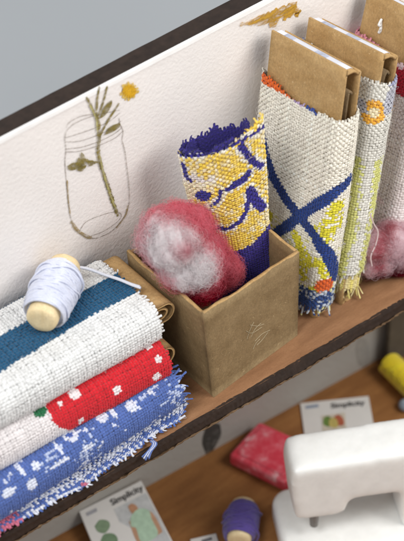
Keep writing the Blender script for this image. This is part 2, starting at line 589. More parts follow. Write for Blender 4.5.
# the painting on the paper: strokes laid 0.3 mm above it
YW = -0.068
def ribbon(bm, pts, w, lift=0.0, n=8, taper=(0.6, 0.6), wob=0.25, seed=0, y=YW):
    q = np.array([at(px, py, 1, y) for px, py in pts])[:, [0, 2]]
    C = catmull(q, n)
    T = np.gradient(C, axis=0); T /= np.linalg.norm(T, axis=1, keepdims=True) + 1e-9
    Nn = np.stack([-T[:, 1], T[:, 0]], -1)
    r_ = np.random.default_rng(seed + len(pts))
    t = np.linspace(0, 1, len(C))
    ww = w / 2 * (1 + wob * r_.normal(0, 1, len(C)) * 0.6) * np.minimum(1, taper[0] + t * 6) * np.minimum(1, taper[1] + (1 - t) * 6)
    A = C + Nn * ww[:, None]; B = C - Nn * ww[:, None]
    a = [bm.verts.new((p[0], y - lift, p[1])) for p in A]; b = [bm.verts.new((p[0], y - lift, p[1])) for p in B]
    for i in range(len(C) - 1):
        bm.faces.new((a[i], a[i + 1], b[i + 1], b[i]))

def blob(bm, pts, lift=0.0, y=YW, n=6):
    q = np.array([at(px, py, 1, y) for px, py in list(pts) + [pts[0]]])[:, [0, 2]]
    C = catmull(q, n)[:-1]
    c = C.mean(0)
    vc = bm.verts.new((c[0], y - lift, c[1]))
    v = [bm.verts.new((p[0], y - lift, p[1])) for p in C]
    for i in range(len(v)):
        bm.faces.new((vc, v[i], v[(i + 1) % len(v)]))

# jar outline in pencil
bm = bmesh.new()
jar = [
    [(66, 132), (65, 140), (66, 150), (65, 162), (66, 178), (68, 200), (71, 219), (77, 231), (88, 238), (98, 238)],
    [(98, 238), (112, 231), (124, 217), (129, 204), (129, 186), (127, 168), (125, 152), (122, 140)],
    [(122, 140), (123, 131), (120, 124), (119, 118)],
    [(66, 132), (74, 124), (90, 117), (106, 113), (120, 110)],
    [(65, 138), (78, 134), (95, 128), (110, 121), (120, 113)],
    [(65, 142), (80, 141), (98, 135), (112, 128), (121, 121)],
    [(66, 149), (82, 147), (100, 141), (114, 134), (122, 128)],
    [(65, 152), (80, 151), (100, 145), (115, 138), (123, 131)],
    [(79, 232), (86, 222), (99, 216), (113, 212), (121, 214), (118, 221), (104, 231), (90, 236)],
    [(66, 128), (70, 122), (82, 116), (96, 114)],
]
for i, s in enumerate(jar):
    ribbon(bm, s, 0.022 if i < 2 else 0.018, 0.0004 * i, 10, seed=i)
obj('jar_drawing', bm, M_pencil, paper)
bm = bmesh.new()
ribbon(bm, [(71, 221), (77, 230), (86, 236), (92, 238)], 0.06, 0.005, seed=2)
ribbon(bm, [(128, 205), (125, 216), (116, 228)], 0.04, 0.0055, seed=3)
ribbon(bm, [(67, 180), (68, 198), (70, 214)], 0.032, 0.006, seed=4)
obj('gold_jar_shading', bm, M_pencil2, paper)
bm = bmesh.new()
ribbon(bm, [(118, 216), (112, 200), (107, 184), (101, 166), (98, 150), (99, 138), (98, 122), (95, 114)], 0.075, 0.007, 12, seed=1)
ribbon(bm, [(95, 116), (91, 106), (86, 97)], 0.045, 0.0075, seed=2)
ribbon(bm, [(96, 115), (97, 101), (99, 86)], 0.045, 0.0080, seed=3)
ribbon(bm, [(98, 116), (103, 102), (107, 86)], 0.045, 0.0085, seed=4)
ribbon(bm, [(99, 138), (107, 122), (119, 103)], 0.045, 0.0090, seed=5)
ribbon(bm, [(98, 162), (91, 162), (84, 159)], 0.045, 0.0095, seed=6)
blob(bm, [(99, 119), (103, 108), (111, 100), (111, 106), (105, 115)], 0.010)
blob(bm, [(104, 135), (109, 127), (119, 123), (119, 127), (112, 132)], 0.0105)
for k, bl in enumerate(([(81, 152), (84, 155), (86, 162), (83, 165), (80, 158)], [(78, 157), (84, 162), (80, 167), (76, 164)],
           [(67, 166), (74, 162), (82, 164), (76, 169), (69, 170)], [(78, 166), (86, 165), (82, 171), (77, 170)], [(86, 161), (92, 160), (95, 163), (89, 166)])):
    blob(bm, bl, 0.011 + 0.0005 * k)
obj('plant_drawing', bm, M_olive, paper)
bm = bmesh.new()
ribbon(bm, [(116, 210), (109, 192), (103, 172), (99, 154)], 0.035, 0.014, seed=1)
ribbon(bm, [(97, 132), (96, 120), (93, 112), (89, 104)], 0.03, 0.0145, seed=1)
obj('plant_highlights', bm, M_olive_pale, paper)
# daisy
bm = bmesh.new()
for k in range(26):
    a = k * 2 * pi / 26 + rr.uniform(-.1, .1); L = rr.uniform(6.5, 10.5)
    ribbon(bm, [(129 + 2.5 * cos(a), 91 + 2.5 * sin(a)), (129 + L * cos(a), 91 + L * sin(a))], 0.05, 0.003 + 0.0003 * k, 5, seed=k)
obj('daisy_petals_drawing', bm, M_yellow_pale, paper)
bm = bmesh.new()
blob(bm, [(129 + (5.2 + rr.uniform(-.7, .7)) * cos(a), 91 + (5.0 + rr.uniform(-.7, .7)) * sin(a)) for a in np.linspace(0, 2 * pi, 15)[:-1]], 0.013)
for k in range(14):
    a = k * 2 * pi / 14; ribbon(bm, [(129 + 3 * cos(a), 91 + 3 * sin(a)), (129 + 7 * cos(a), 91 + 6.6 * sin(a))], 0.05, 0.0135 + 0.0002 * k, 4, seed=k)
obj('daisy_centre_drawing', bm, M_yellow, paper)
# gold brush marks by the top edge
bm = bmesh.new()
gold = [([(248, 24), (262, 20), (278, 12), (297, 4)], .16), ([(256, 20), (272, 18), (284, 13), (295, 10)], .17), ([(285, 8), (292, 9), (298, 12), (295, 16)], .15),
        ([(270, 22), (273, 25), (277, 24)], .11), ([(240, 25), (250, 22), (262, 16)], .07), ([(283, 17), (290, 14), (297, 7)], .14), ([(262, 24), (268, 21), (276, 20)], .07)]
for i, (s, w) in enumerate(gold):
    ribbon(bm, s, w, 0.002 + 0.0006 * i, 9, wob=0.5, seed=i + 4)
obj('gold_brush_marks', bm, M_gold, paper)
settle(wall, (2, 0.2, -0.34))

# the lower wall behind the desk
ZD = -5.05
low = thing('back_panel', 'grey shaded wall panel under the shelf painted with dark leaves', 'wall')
def ylow(x): return 0.03 - 0.085 * x
bm = bmesh.new()
prism(bm, [(-9, ylow(-9)), (13, ylow(13)), (13, ylow(13) + 0.1), (-9, ylow(-9) + 0.1)], ZD + 0.004, -0.36)
lp = obj('panel', bm, M_paper_low, low)
def low_blob(bm, pts, lift):
    P = []
    for px, py in pts:
        v = ray(px, py); n = np.array([0.085, 1, 0]); t = (0.03 - n @ CAM) / (n @ v); P.append(CAM + v * t)
    P = np.array(P); q = catmull(np.vstack([P, P[:1]]), 6)[:-1]
    q = q + np.array([-0.085, -1, 0]) * lift
    c = bm.verts.new(q.mean(0)); vs = [bm.verts.new(p) for p in q]
    for i in range(len(vs)): bm.faces.new((c, vs[i], vs[(i + 1) % len(vs)]))
bm = bmesh.new()
low_blob(bm, [(220, 424), (221, 434), (217, 443), (211, 454), (208, 463), (205, 452), (202, 443), (204, 432), (209, 422)], 0.006)
obj('dark_leaf_painting', bm, M_ink, lp)
bm = bmesh.new()
low_blob(bm, [(358, 338), (366, 340), (369, 352), (366, 366), (359, 364), (356, 350)], 0.006)
obj('faint_leaf_painting', bm, M_leaf_faint, lp)
settle(low, (2, 0, ZD))

# shelf
shelf = thing('shelf', 'brown fibreboard shelf with a scorched black front edge', 'shelf')
def yfront(x):
    return np.interp(x, [-9, -4.737, -0.749, 3.969, 13], [-2.62, -2.668, -2.828, -3.04, -3.2])
bm = bmesh.new()
xs = np.linspace(-9, 13, 150)
topf = [bm.verts.new((x, yfront(x), 0.0)) for x in xs]; topb = [bm.verts.new((x, 0.9, 0.0)) for x in xs]
botf = [bm.verts.new((x, yfront(x), -0.26)) for x in xs]; botb = [bm.verts.new((x, 0.9, -0.26)) for x in xs]
for i in range(len(xs) - 1):
    bm.faces.new((topf[i], topf[i + 1], topb[i + 1], topb[i])); bm.faces.new((botf[i + 1], botf[i], botb[i], botb[i + 1]))
obj('shelf_top', bm, M_shelf, shelf)
bm = bmesh.new()   # burnt edge, uneven from the laser
rr = random.Random(5)
rows = []
for r_i, (z, y) in enumerate(((0.004, 0.05), (0.006, 0.0), (-0.07, -0.018), (-0.15, -0.012), (-0.235, -0.02), (-0.29, 0.0), (-0.29, 0.3))):
    row = []
    for x in np.linspace(-9, 13, 420):
        jit = rr.uniform(-1, 1)
        row.append(bm.verts.new((x, yfront(x) + y + 0.005 * jit * (0 if r_i == 6 else 1) + 0.005 * sin(x * 7 + r_i), z + 0.006 * rr.uniform(-1, 1) + (0.016 * sin(x * 9.0) * sin(x * 3.7) if r_i == 5 else 0))))
    rows.append(row)
for a, b in zip(rows[:-1], rows[1:]):
    for i in range(len(a) - 1): bm.faces.new((a[i], a[i + 1], b[i + 1], b[i]))
obj('scorched_edge', bm, M_burnt, shelf)
bm = bmesh.new()   # pale raw lip along the bottom of the edge
rows = []
for r_i, (z, y) in enumerate(((-0.285, -0.014), (-0.31, -0.022), (-0.335, -0.008), (-0.335, 0.3))):
    rows.append([bm.verts.new((x, yfront(x) + y + 0.012 * rr.uniform(-1, 1) * (r_i < 3), z + 0.012 * rr.uniform(-1, 1) + 0.012 * sin(x * 6.1) * (r_i < 3))) for x in np.linspace(-9, 13, 400)])
for a, b in zip(rows[:-1], rows[1:]):
    for i in range(len(a) - 1): bm.faces.new((a[i], a[i + 1], b[i + 1], b[i]))
obj('raw_lip', bm, M_lip, shelf)
settle(shelf, (2, -1.3, -0.33))

bm = box_bm(6.45, 9.0, -0.85, -0.74, ZD, -0.36, 0.03)
tag(obj('shelf_support', bm, plain_mat('dull_brown_board', (96, 88, 76), 0.7, 0.2, 0.25, 4)), 'dark upright support board under the right end of the shelf', 'support')

bm = box_bm(-14, 22, -16, 0.6, ZD - 0.35, ZD, 0.04)
tag(obj('desk_board', bm, M_desk), 'brown fibreboard work surface under the shelf', 'desk')

# ------------------------------------------------------------------ lying bolts
def card_loop(L, ht, layers=2, gap=0.05):
    """a strip of card folded flat: from the far left along the bottom, round the bend at the right end, back along the top, and inside again"""
    pts = []
    h = ht
    pts += [(-L, -h * 0.92), (-L * 0.5, -h * 0.97), (-h * 1.0, -h)]
    pts += [(-h * 0.9 + h * 0.9 * cos(a), h * sin(a)) for a in np.linspace(-pi / 2 + 0.15, pi / 2 - 0.15, 14)]
    pts += [(-h * 1.05, h), (-L * 0.5, h * 0.98), (-L, h * 0.9)]
    return pts

def lying(name, label, x0, x1, yc, zc, a, b, rot, color_maker, card_out, seed, pitch=0.055, turns=1.22, fringe=(0.05, .02, .02, .05), round_r=0.9, wob=0.03, card=True, fuzz=2200, tilt=0.0):
    root = thing('fabric_bolt', label, 'fabric bolt', 'fabric bolts stacked flat on the shelf')
    cx, sx = cos(rot), sin(rot)
    piv = np.array([x0, yc, zc])
    prof = Line(rounded(a, b, b * round_r, 0.60, turns, 0.05, 140))
    def S(u, v):
        q = prof(v)
        dx = -np.asarray(u) + 0 * q[..., 0]; dy = q[..., 0]; dz = q[..., 1]
        P = np.stack([piv[0] + dx * cx - dy * sx, piv[1] + dx * sx + dy * cx, piv[2] + dz - tilt * dx], -1)
        nrm = np.stack([0 * dy, dy / a ** 2, dz / b ** 2], -1); nrm /= np.linalg.norm(nrm, axis=-1, keepdims=True) + 1e-9
        return P + nrm * (wob * smooth(P, 1.1, seed))[..., None]
    Lu = x0 - x1
    color = color_maker(S, Lu, prof.L)
    weave('fabric', S, Lu, prof.L, color, M_thread, root, pitch, False, fringe, seed=seed, fuzz=fuzz)
    if card:
        def to3(u, q):
            dx, dz = q[:, 0] + card_out, q[:, 1]; dy = u + 0 * dx
            return np.stack([piv[0] + dx * cx - dy * sx, piv[1] + dx * sx + dy * cx, piv[2] + dz + (b - hc - 0.085) - tilt * np.minimum(dx, 0)], -1)
        ya = a - 0.16; hc = b * 0.52
        core = extruded_strip('card_core', card_loop(3.5, hc), 0.042, to3, -ya, ya, M_kraft, root, 14)
        in2 = [(x - 0.13, z * 0.60) for x, z in card_loop(3.3, hc)]
        extruded_strip('inner_fold', in2, 0.042, to3, -ya + 0.02, ya, M_kraft, core, 14)
    settle(root, (x0 - Lu / 2, yc, zc - b))
    return root

def white_print(S, Lu, Lv):
    f = uv_finder(S, Lu, Lv, False)
    hi = [f(*p) for p in ((113, 275), (80, 293), (40, 314), (0, 336))]
    lo_ = [f(*p) for p in ((141, 289), (94, 315), (45, 345), (0, 373))]
    b0 = [f(*p) for p in ((88, 257), (60, 270), (30, 287), (0, 303))]
    def line(pts, U):
        pts = sorted(pts, key=lambda q: q[0]); return np.interp(U, [q[0] for q in pts], [q[1] for q in pts])
    vh, vl, vb = line(hi, 0), line(lo_, 0), line(b0, 0)
    def color(U, V, P, w):
        c = np.zeros(P.shape) + lin((234, 234, 233))
        h_, l_ = line(hi, U), line(lo_, U)
        band = (V > np.minimum(h_, l_)) & (V < np.maximum(h_, l_))
        c = paint(c, band, (18, 84, 122))
        bb = line(b0, U); sgn = np.sign(np.mean(line(hi, np.array([1.0])) - line(b0, np.array([1.0]))))
        back = (sgn * (bb - V) > 0) & (sgn * (bb - V) < 0.45)
        return paint(c, back, (20, 70, 104))
    return color

def red_print(S, Lu, Lv):
    f = uv_finder(S, Lu, Lv, False)
    edge = [f(*p) for p in ((28, 404), (36, 408), (46, 416), (60, 425), (72, 422))]
    dots = [(f(*p), r) for p, r in (((74, 394), .12), ((117, 391), .10), ((129, 343), .09), ((148, 347), .08), ((158, 359), .08), ((156, 377), .10), ((80, 420), .08), ((100, 368), .07), ((60, 404), .05))]
    leaf = f(40, 412)
    ue = f(47, 408)[0]; vm = f(60, 424)[1]
    def color(U, V, P, w):
        c = np.zeros(P.shape) + lin((216, 30, 44))
        lim = ue - 0.9 * np.clip(np.abs(V - f_mid) - 0.12, 0, 1) ** 1.3
        c = paint(c, U > lim, (240, 234, 234))
        for (u, v), r in dots:
            c = paint(c, np.hypot(U - u, (V - v)) < r * 0.86, (246, 236, 236))
        c = paint(c, np.hypot((U - leaf[0]) / 1.5, V - leaf[1]) < 0.085, (34, 116, 72))
        return c
    f_mid = f(50, 415)[1]
    return color

def blue_print(S, Lu, Lv):
    f = uv_finder(S, Lu, Lv, False)
    spots = [(f(*p), rx, ry) for p, rx, ry in (((70, 436), .17, .17), ((101, 417), .16, .13), ((131, 407), .13, .14), ((113, 412), .06, .15), ((9, 492), .20, .10), ((35, 466), .10, .10),
             ((57, 448), .05, .22), ((60, 462), .28, .05), ((88, 448), .16, .05), ((32, 484), .13, .13), ((2, 462), .12, .10), ((150, 392), .08, .06), ((45, 442), .06, .05), ((22, 470), .05, .16), ((85, 430), .05, .05))]
    inner = f(70, 436)
    def color(U, V, P, w):
        c = np.zeros(P.shape) + lin((86, 112, 180))
        c = paint(c, (smooth(np.stack([U, V, 0 * U], -1), 11.0, 19) > 0.62) & (cell(U, V, 0.050) > 0.2), (214, 220, 240))
        c = paint(c, smooth(np.stack([U, V, 0 * U], -1), 4.0, 9) + 1.0 * cell(U, V, 0.050) > 1.12, (190, 202, 232))
        for (u, v), rx, ry in spots:
            wv = 0.25 * smooth(np.stack([U, V, 0 * U], -1), 9.0, 4)
            c = paint(c, np.hypot((U - u) / (rx * 0.76), (V - v) / (ry * 0.76)) < 1 + wv, (226, 230, 244))
        c = paint(c, np.hypot(U - inner[0], V - inner[1]) < 0.055, (76, 104, 182))
        return c
    return color

# bottom: loose folded flap of blue and white check under the stack
def flap():
    fx0 = -0.70
    Lu, Lv = 5.6, 1.5
    def S(u, v):
        u = np.asarray(u, float); v = np.asarray(v, float)
        x = fx0 - u - 0.05 * np.sin(v * 2)
        y = -1.42 - v * 0.86 + 0.03 * np.sin(u * 2.1) + 0.02 * np.sin(u * 5.3 + v * 3) + 0.05 * np.exp(-u / 0.5)
        z = 0.25 - 0.11 * np.clip(v - 0.45, 0, 2) ** 1.2 * 1.5 + 0.045 * np.sin(u * 1.9 + 1) * np.clip(v, 0, 1) + 0.03 * np.sin(u * 4.4 + v * 2)
        return np.stack([x + 0 * v, y + 0 * x, np.maximum(z, 0.075)], -1)
    r1 = np.random.default_rng(5)
    wu = r1.random(400); wv = r1.random(400)
    def color(U, V, P, warp):
        key = np.clip(((U if warp else V) / 0.050).astype(int), 0, 399)
        white = (wu if warp else wv)[key] > (0.50 if warp else 0.32)
        c = np.zeros(P.shape) + lin((84, 110, 178))
        c = paint(c, white, (226, 228, 238))
        pink = (smooth(np.stack([U, V, 0 * U], -1), 3.5, 8) > 0.8) | ((U > 3.55) & (V > 0.6) & white)
        return paint(c, pink, (206, 110, 136))
    root = thing('fabric_scrap', 'blue and white checked cloth with ragged edge lying under the stack', 'fabric')
    def edge(v):
        return (0.10 * np.sin(v * 9) + 0.08 * np.sin(v * 17 + 1), 0 * v)
    weave('cloth', S, Lu, Lv, color, M_thread, root, 0.050, False, (0.10, 0.02, 0.02, 0.07), loose=0.035, seed=21, edge=edge, fuzz=900)
    # one loose thread bundle hanging over the shelf edge
    for k in range(5):
        p = at(150 + k * 1.0, 441, 2, 0.12)
        q = [p, p + np.array([-0.02, -0.10, 0.02]), at(148 + k * 0.9, 451, 2, 0.07), at(142 + k * 1.7, 457 + (k % 3) * 1.5, 2, 0.02 + 0.015 * k)]
        C = catmull(q, 6)[None]; V_, Q_ = tubes(C, 0.017, 5)
        mesh_np('loose_thread', V_, Q_, M_thread, root, np.zeros((len(V_), 3)) + lin((206, 212, 230) if k % 2 else (90, 114, 178)))
    settle(root, (-3, -2, 0))
flap()

lying('fabric_bolt', 'blue bolt printed with white flowers, lowest in the stack at the left', -0.72, -6.0, -1.62, 0.54, 0.94, 0.34, radians(0.3), blue_print, 0.02, 31,
      pitch=0.050, fringe=(0.16, .02, .02, .05), card=True, fuzz=1400)
lying('fabric_bolt', 'red bolt with white dots and a green leaf, middle of the stack', -0.72, -6.0, -1.40, 1.12, 0.92, 0.345, radians(-2.4), red_print, 0.23, 32, pitch=0.050, fringe=(0.05, .02, .02, .05), tilt=0.016)
lying('fabric_bolt', 'white bolt with a wide teal stripe, on top of the stack', -0.70, -6.0, -1.10, 1.83, 0.95, 0.37, radians(-1.0), white_print, 0.44, 33, pitch=0.057, fringe=(0.06, .02, .02, .05), tilt=0.028)

# ------------------------------------------------------------------ spools
def spool(label, A, B, r_wood, r_thr, t0, t1, color, seed, turns=17, r_strand=0.03, group='thread spools', layers=2, bulge=0.12, name='thread_spool'):
    root = thing(name, label, 'thread spool', group)
    A, B = np.array(A, float), np.array(B, float)
    ax = B - A; L = np.linalg.norm(ax); ax /= L
    s = np.cross(ax, [0, 0, 1.0]); s /= np.linalg.norm(s); t = np.cross(ax, s)
    def lathe(prof, n=40):
        V = []
        for d, r_ in prof:
            for a in np.arange(n) * 2 * pi / n:
                rj = r_ * (1 + 0.012 * sin(3 * a + seed) + 0.008 * sin(7 * a))
                V.append(A + ax * d + s * rj * cos(a) + t * rj * sin(a))
        Q = ring_quads(1, len(prof), n)
        return np.array(V), Q
    r0 = r_wood
    V, Q = lathe([(0, 0.001), (-0.006, r0 * 0.5), (0, r0 * 0.86), (0.03, r0 * 0.97), (0.08, r0), (L * .5, r0 * 0.98), (L - 0.08, r0), (L - 0.03, r0 * 0.97), (L, r0 * 0.86), (L + .006, r0 * .5), (L, 0.001)])
    mesh_np('wooden_core', V, Q, M_wood, root)
    gg = np.random.default_rng(seed)
    lines = []
    k = 700
    for ly in range(layers + 1):
        ph = np.linspace(0, turns * 2 * pi, k)
        d = t0 + (t1 - t0) * (0.5 - 0.5 * np.cos(np.linspace(0, pi * (1 + ly), k))) if ly else t0 + (t1 - t0) * np.linspace(0, 1, k)
        d = d * L + 0.02 * np.sin(ph * 0.37 + ly)
        e = (d / L - t0) / (t1 - t0)
        rad = r_thr * (1 - bulge * (2 * e - 1) ** 4) - r_strand + (ly * 0.25 + gg.normal(0, 0.12) + 0.15 * np.sin(ph * 0.81 + ly * 2)) * r_strand
        slant = 0.07 * np.sin(ph + ly * 2.0 + gg.uniform(0, 6))
        ph2 = ph + gg.uniform(0, 6.28)
        lines.append(A + ax * (d + slant)[:, None] + s * (rad * np.cos(ph2))[:, None] + t * (rad * np.sin(ph2))[:, None])
    for q in range(3 if layers > 2 else 0):
        ph = np.linspace(0, 2 * pi, k)
        d = (t0 + (t1 - t0) * gg.uniform(0.3, 0.7)) * L + gg.uniform(0.12, 0.26) * np.sin(ph + gg.uniform(0, 6)) + 0.02 * np.sin(ph * 5)
        rad = r_thr * 1.0 + 0.012 * q + 0.02 * np.maximum(0, np.sin(ph * 2 + q))
        lines.append(A + ax * d[:, None] + s * (rad * np.cos(ph))[:, None] + t * (rad * np.sin(ph))[:, None])
    V1, Q1 = tubes(np.array(lines), r_strand, 6)
    prof = [(L * (t0 + (t1 - t0) * e), (r_thr * (1 - bulge * (2 * e - 1) ** 4) - r_strand * 1.1)) for e in np.linspace(0, 1, 14)]
    prof = [(prof[0][0], r0 * 0.97)] + prof + [(prof[-1][0], r0 * 0.97)]
    V2, Q2 = lathe(prof)
    cc = np.concatenate([V1, V2])
    c = np.zeros((len(cc), 3)) + lin(color)
    c *= (1 + 0.13 * smooth(cc, 9, seed))[:, None]
    mesh_np('wound_thread', cc, np.concatenate([Q1, Q2 + len(V1)]), M_spoolthread, root, np.clip(c, 0, 1))
    return root

zc = 2.23 + 0.42
sp = spool('wooden spool of pale lavender thread lying on the white bolt', at(41, 321, 2, zc), at(66, 264, 2, zc), 0.275, 0.40, 0.16, 0.80, (218, 222, 240), 3, turns=24, r_strand=0.019, layers=4)
tail = [at(70, 266, 2, 2.80), at(88, 269, 2, 2.52), at(105, 275, 2, 2.36), at(120, 280, 2, 2.33), at(132, 285, 2, 2.32), at(141, 288, 2, 2.31)]
C = catmull(tail, 8)[None]
V_, Q_ = tubes(np.concatenate([C, C + np.array([0.0, 0.028, 0.01]) * np.linspace(0, 1, C.shape[1])[None, :, None]]), 0.026, 6)
mesh_np('thread_tail', V_, Q_, M_spoolthread, sp, np.zeros((len(V_), 3)) + lin((232, 234, 244)))
settle(sp, at(58, 290, 2, 2.25))

zc = ZD + 0.36
s2 = spool('spool of deep purple thread lying on the brown work surface', at(239, 541, 2, zc), at(244, 503, 2, zc), 0.25, 0.35, 0.14, 0.80, (96, 78, 160), 4, turns=24, r_strand=0.02, bulge=0.18, layers=4)
settle(s2, at(242, 522, 2, ZD))
zc = ZD + 0.30
s3 = spool('bright yellow thread spool lying on its side under the shelf', at(391, 365, 2, zc), at(418, 392, 2, zc), 0.2, 0.28, 0.0, 0.9, (253, 228, 34), 5, turns=34, r_strand=0.02, bulge=0.02)
settle(s3, at(398, 376, 2, ZD))
pb = at(405, 363, 2, ZD)
s4 = spool('pale spool of whitish thread standing behind the yellow one', (pb[0], pb[1], ZD), (pb[0], pb[1], ZD + 1.0), 0.2, 0.3, 0.08, 0.9, (216, 204, 204), 6, turns=14, bulge=0.1)
settle(s4, (pb[0], pb[1], ZD))

# ------------------------------------------------------------------ card box
bx = thing('cardboard_box', 'open brown cardboard box on the shelf holding pink wool and rolled cloth', 'box')
B0 = dict(FL=(0.0, -2.6), FR=(2.2, -2.42), BR=(2.22, -0.36), BL=(-0.02, -0.40))
T0 = dict(FL=(-0.15, -2.6), FR=(2.15, -2.49), BR=(2.24, -0.38), BL=(-0.18, -0.46))
H = 2.19
def panel(p, q, th, ex0=0.0, ex1=0.0, bowl=0.0, seed=0):
    """an upright card panel from corner p to q, thickness inwards, a little bowed"""
    n, m = 14, 10
    b0, b1 = np.array(B0[p]), np.array(B0[q]); t0_, t1_ = np.array(T0[p]), np.array(T0[q])
    d = (b1 - b0) / np.linalg.norm(b1 - b0); nn = np.array([-d[1], d[0]])
    r_ = random.Random(seed)
    V = []
    for side in (0, 1):
        for j in range(m + 1):
            w = j / m
            a = (b0 * (1 - w) + t0_ * w) + d * ex0; e = (b1 * (1 - w) + t1_ * w) - d * ex1
            for i in range(n + 1):
                s = i / n
                p2 = a * (1 - s) + e * s + nn * (th * side + bowl * sin(pi * s) * (0.3 + 0.7 * w))
                z = 0.004 + (H - 0.004) * w
                if j == m: z += 0.022 * sin(s * 9 + seed) + 0.018 * r_.uniform(-1, 1) + 0.02 * (abs(s - .5) * 2) ** 6
                V.append((p2[0], p2[1], z))
    Q = []
    N1 = (n + 1) * (m + 1)
    for side in (0, 1):
        for j in range(m):
            for i in range(n):
                a = side * N1 + j * (n + 1) + i
                f = (a, a + 1, a + n + 2, a + n + 1)
                Q.append(f if side == 0 else f[::-1])
    for i in range(n):
        for j in (0, m):
            a = j * (n + 1) + i; Q.append((a, a + 1, a + 1 + N1, a + N1))
    for j in range(m):
        for i in (0, n):
            a = j * (n + 1) + i; Q.append((a, a + n + 1, a + n + 1 + N1, a + N1))
    o = mesh_np('panel', V, Q, M_box, bx, shade=False)
    o.data.materials.append(M_kraft)          # the bare cut edge along the rim
    zs = np.array(V)[:, 2].reshape(2, m + 1, n + 1)[:, m, :].min()
    for p_ in o.data.polygons:
        if min(o.data.vertices[i].co.z for i in p_.vertices) >= zs - 1e-4: p_.material_index = 1
    return o
fp = panel('FL', 'FR', 0.065, 0.0, 0.0, 0.015, 1)
panel('BL', 'FL', 0.065, 0.0, 0.03, 0.01, 2)
panel('FR', 'BR', 0.065, 0.07, 0.0, -0.01, 3)
panel('BR', 'BL', 0.065, 0.07, 0.07, 0.0, 4)
bm = bmesh.new()
hexa(bm, [(0.06, -2.5, 0.006), (2.1, -2.33, 0.006), (2.1, -0.47, 0.006), (0.06, -0.47, 0.006), (0.06, -2.5, 0.06), (2.1, -2.33, 0.06), (2.1, -0.47, 0.06), (0.06, -0.47, 0.06)])
obj('base_panel', bm, M_box, bx)
# scratched white marks on the front panel
def front_y(x, z):
    w = z / H
    a = np.array(B0['FL']) * (1 - w) + np.array(T0['FL']) * w; b = np.array(B0['FR']) * (1 - w) + np.array(T0['FR']) * w
    s = (x - a[0]) / (b[0] - a[0])
    return a[1] * (1 - s) + b[1] * s + 0.015 * sin(pi * s) * (0.3 + 0.7 * w)
scr = [[(247, 339), (250, 330), (254, 322), (258, 320)], [(251, 337), (255, 329), (261, 323)], [(255, 341), (262, 334), (270, 330)], [(246, 331), (252, 333), (262, 327)], [(257, 345), (262, 340), (268, 332)], [(250, 325), (257, 326), (264, 324)],
       [(253, 349), (256, 343), (260, 339)]]
Ls = []
for s in scr:
    P = []
    for px, py in s:
        y = -2.5
        for _ in range(4):
            p = at(px, py, 1, y); y = front_y(p[0], p[2]) - 0.004
        P.append(p)
    Ls.append(catmull(P, 6)[:13])
V_, Q_ = [], []
bb = 0
for Lp in Ls:
    v, q = tubes(Lp[None], 0.006, 4); V_.append(v); Q_.append(q + bb); bb += len(v)
mesh_np('pencil_scratches', np.concatenate(V_), np.concatenate(Q_), M_scratch, fp)
settle(bx, (1.1, -1.5, 0))

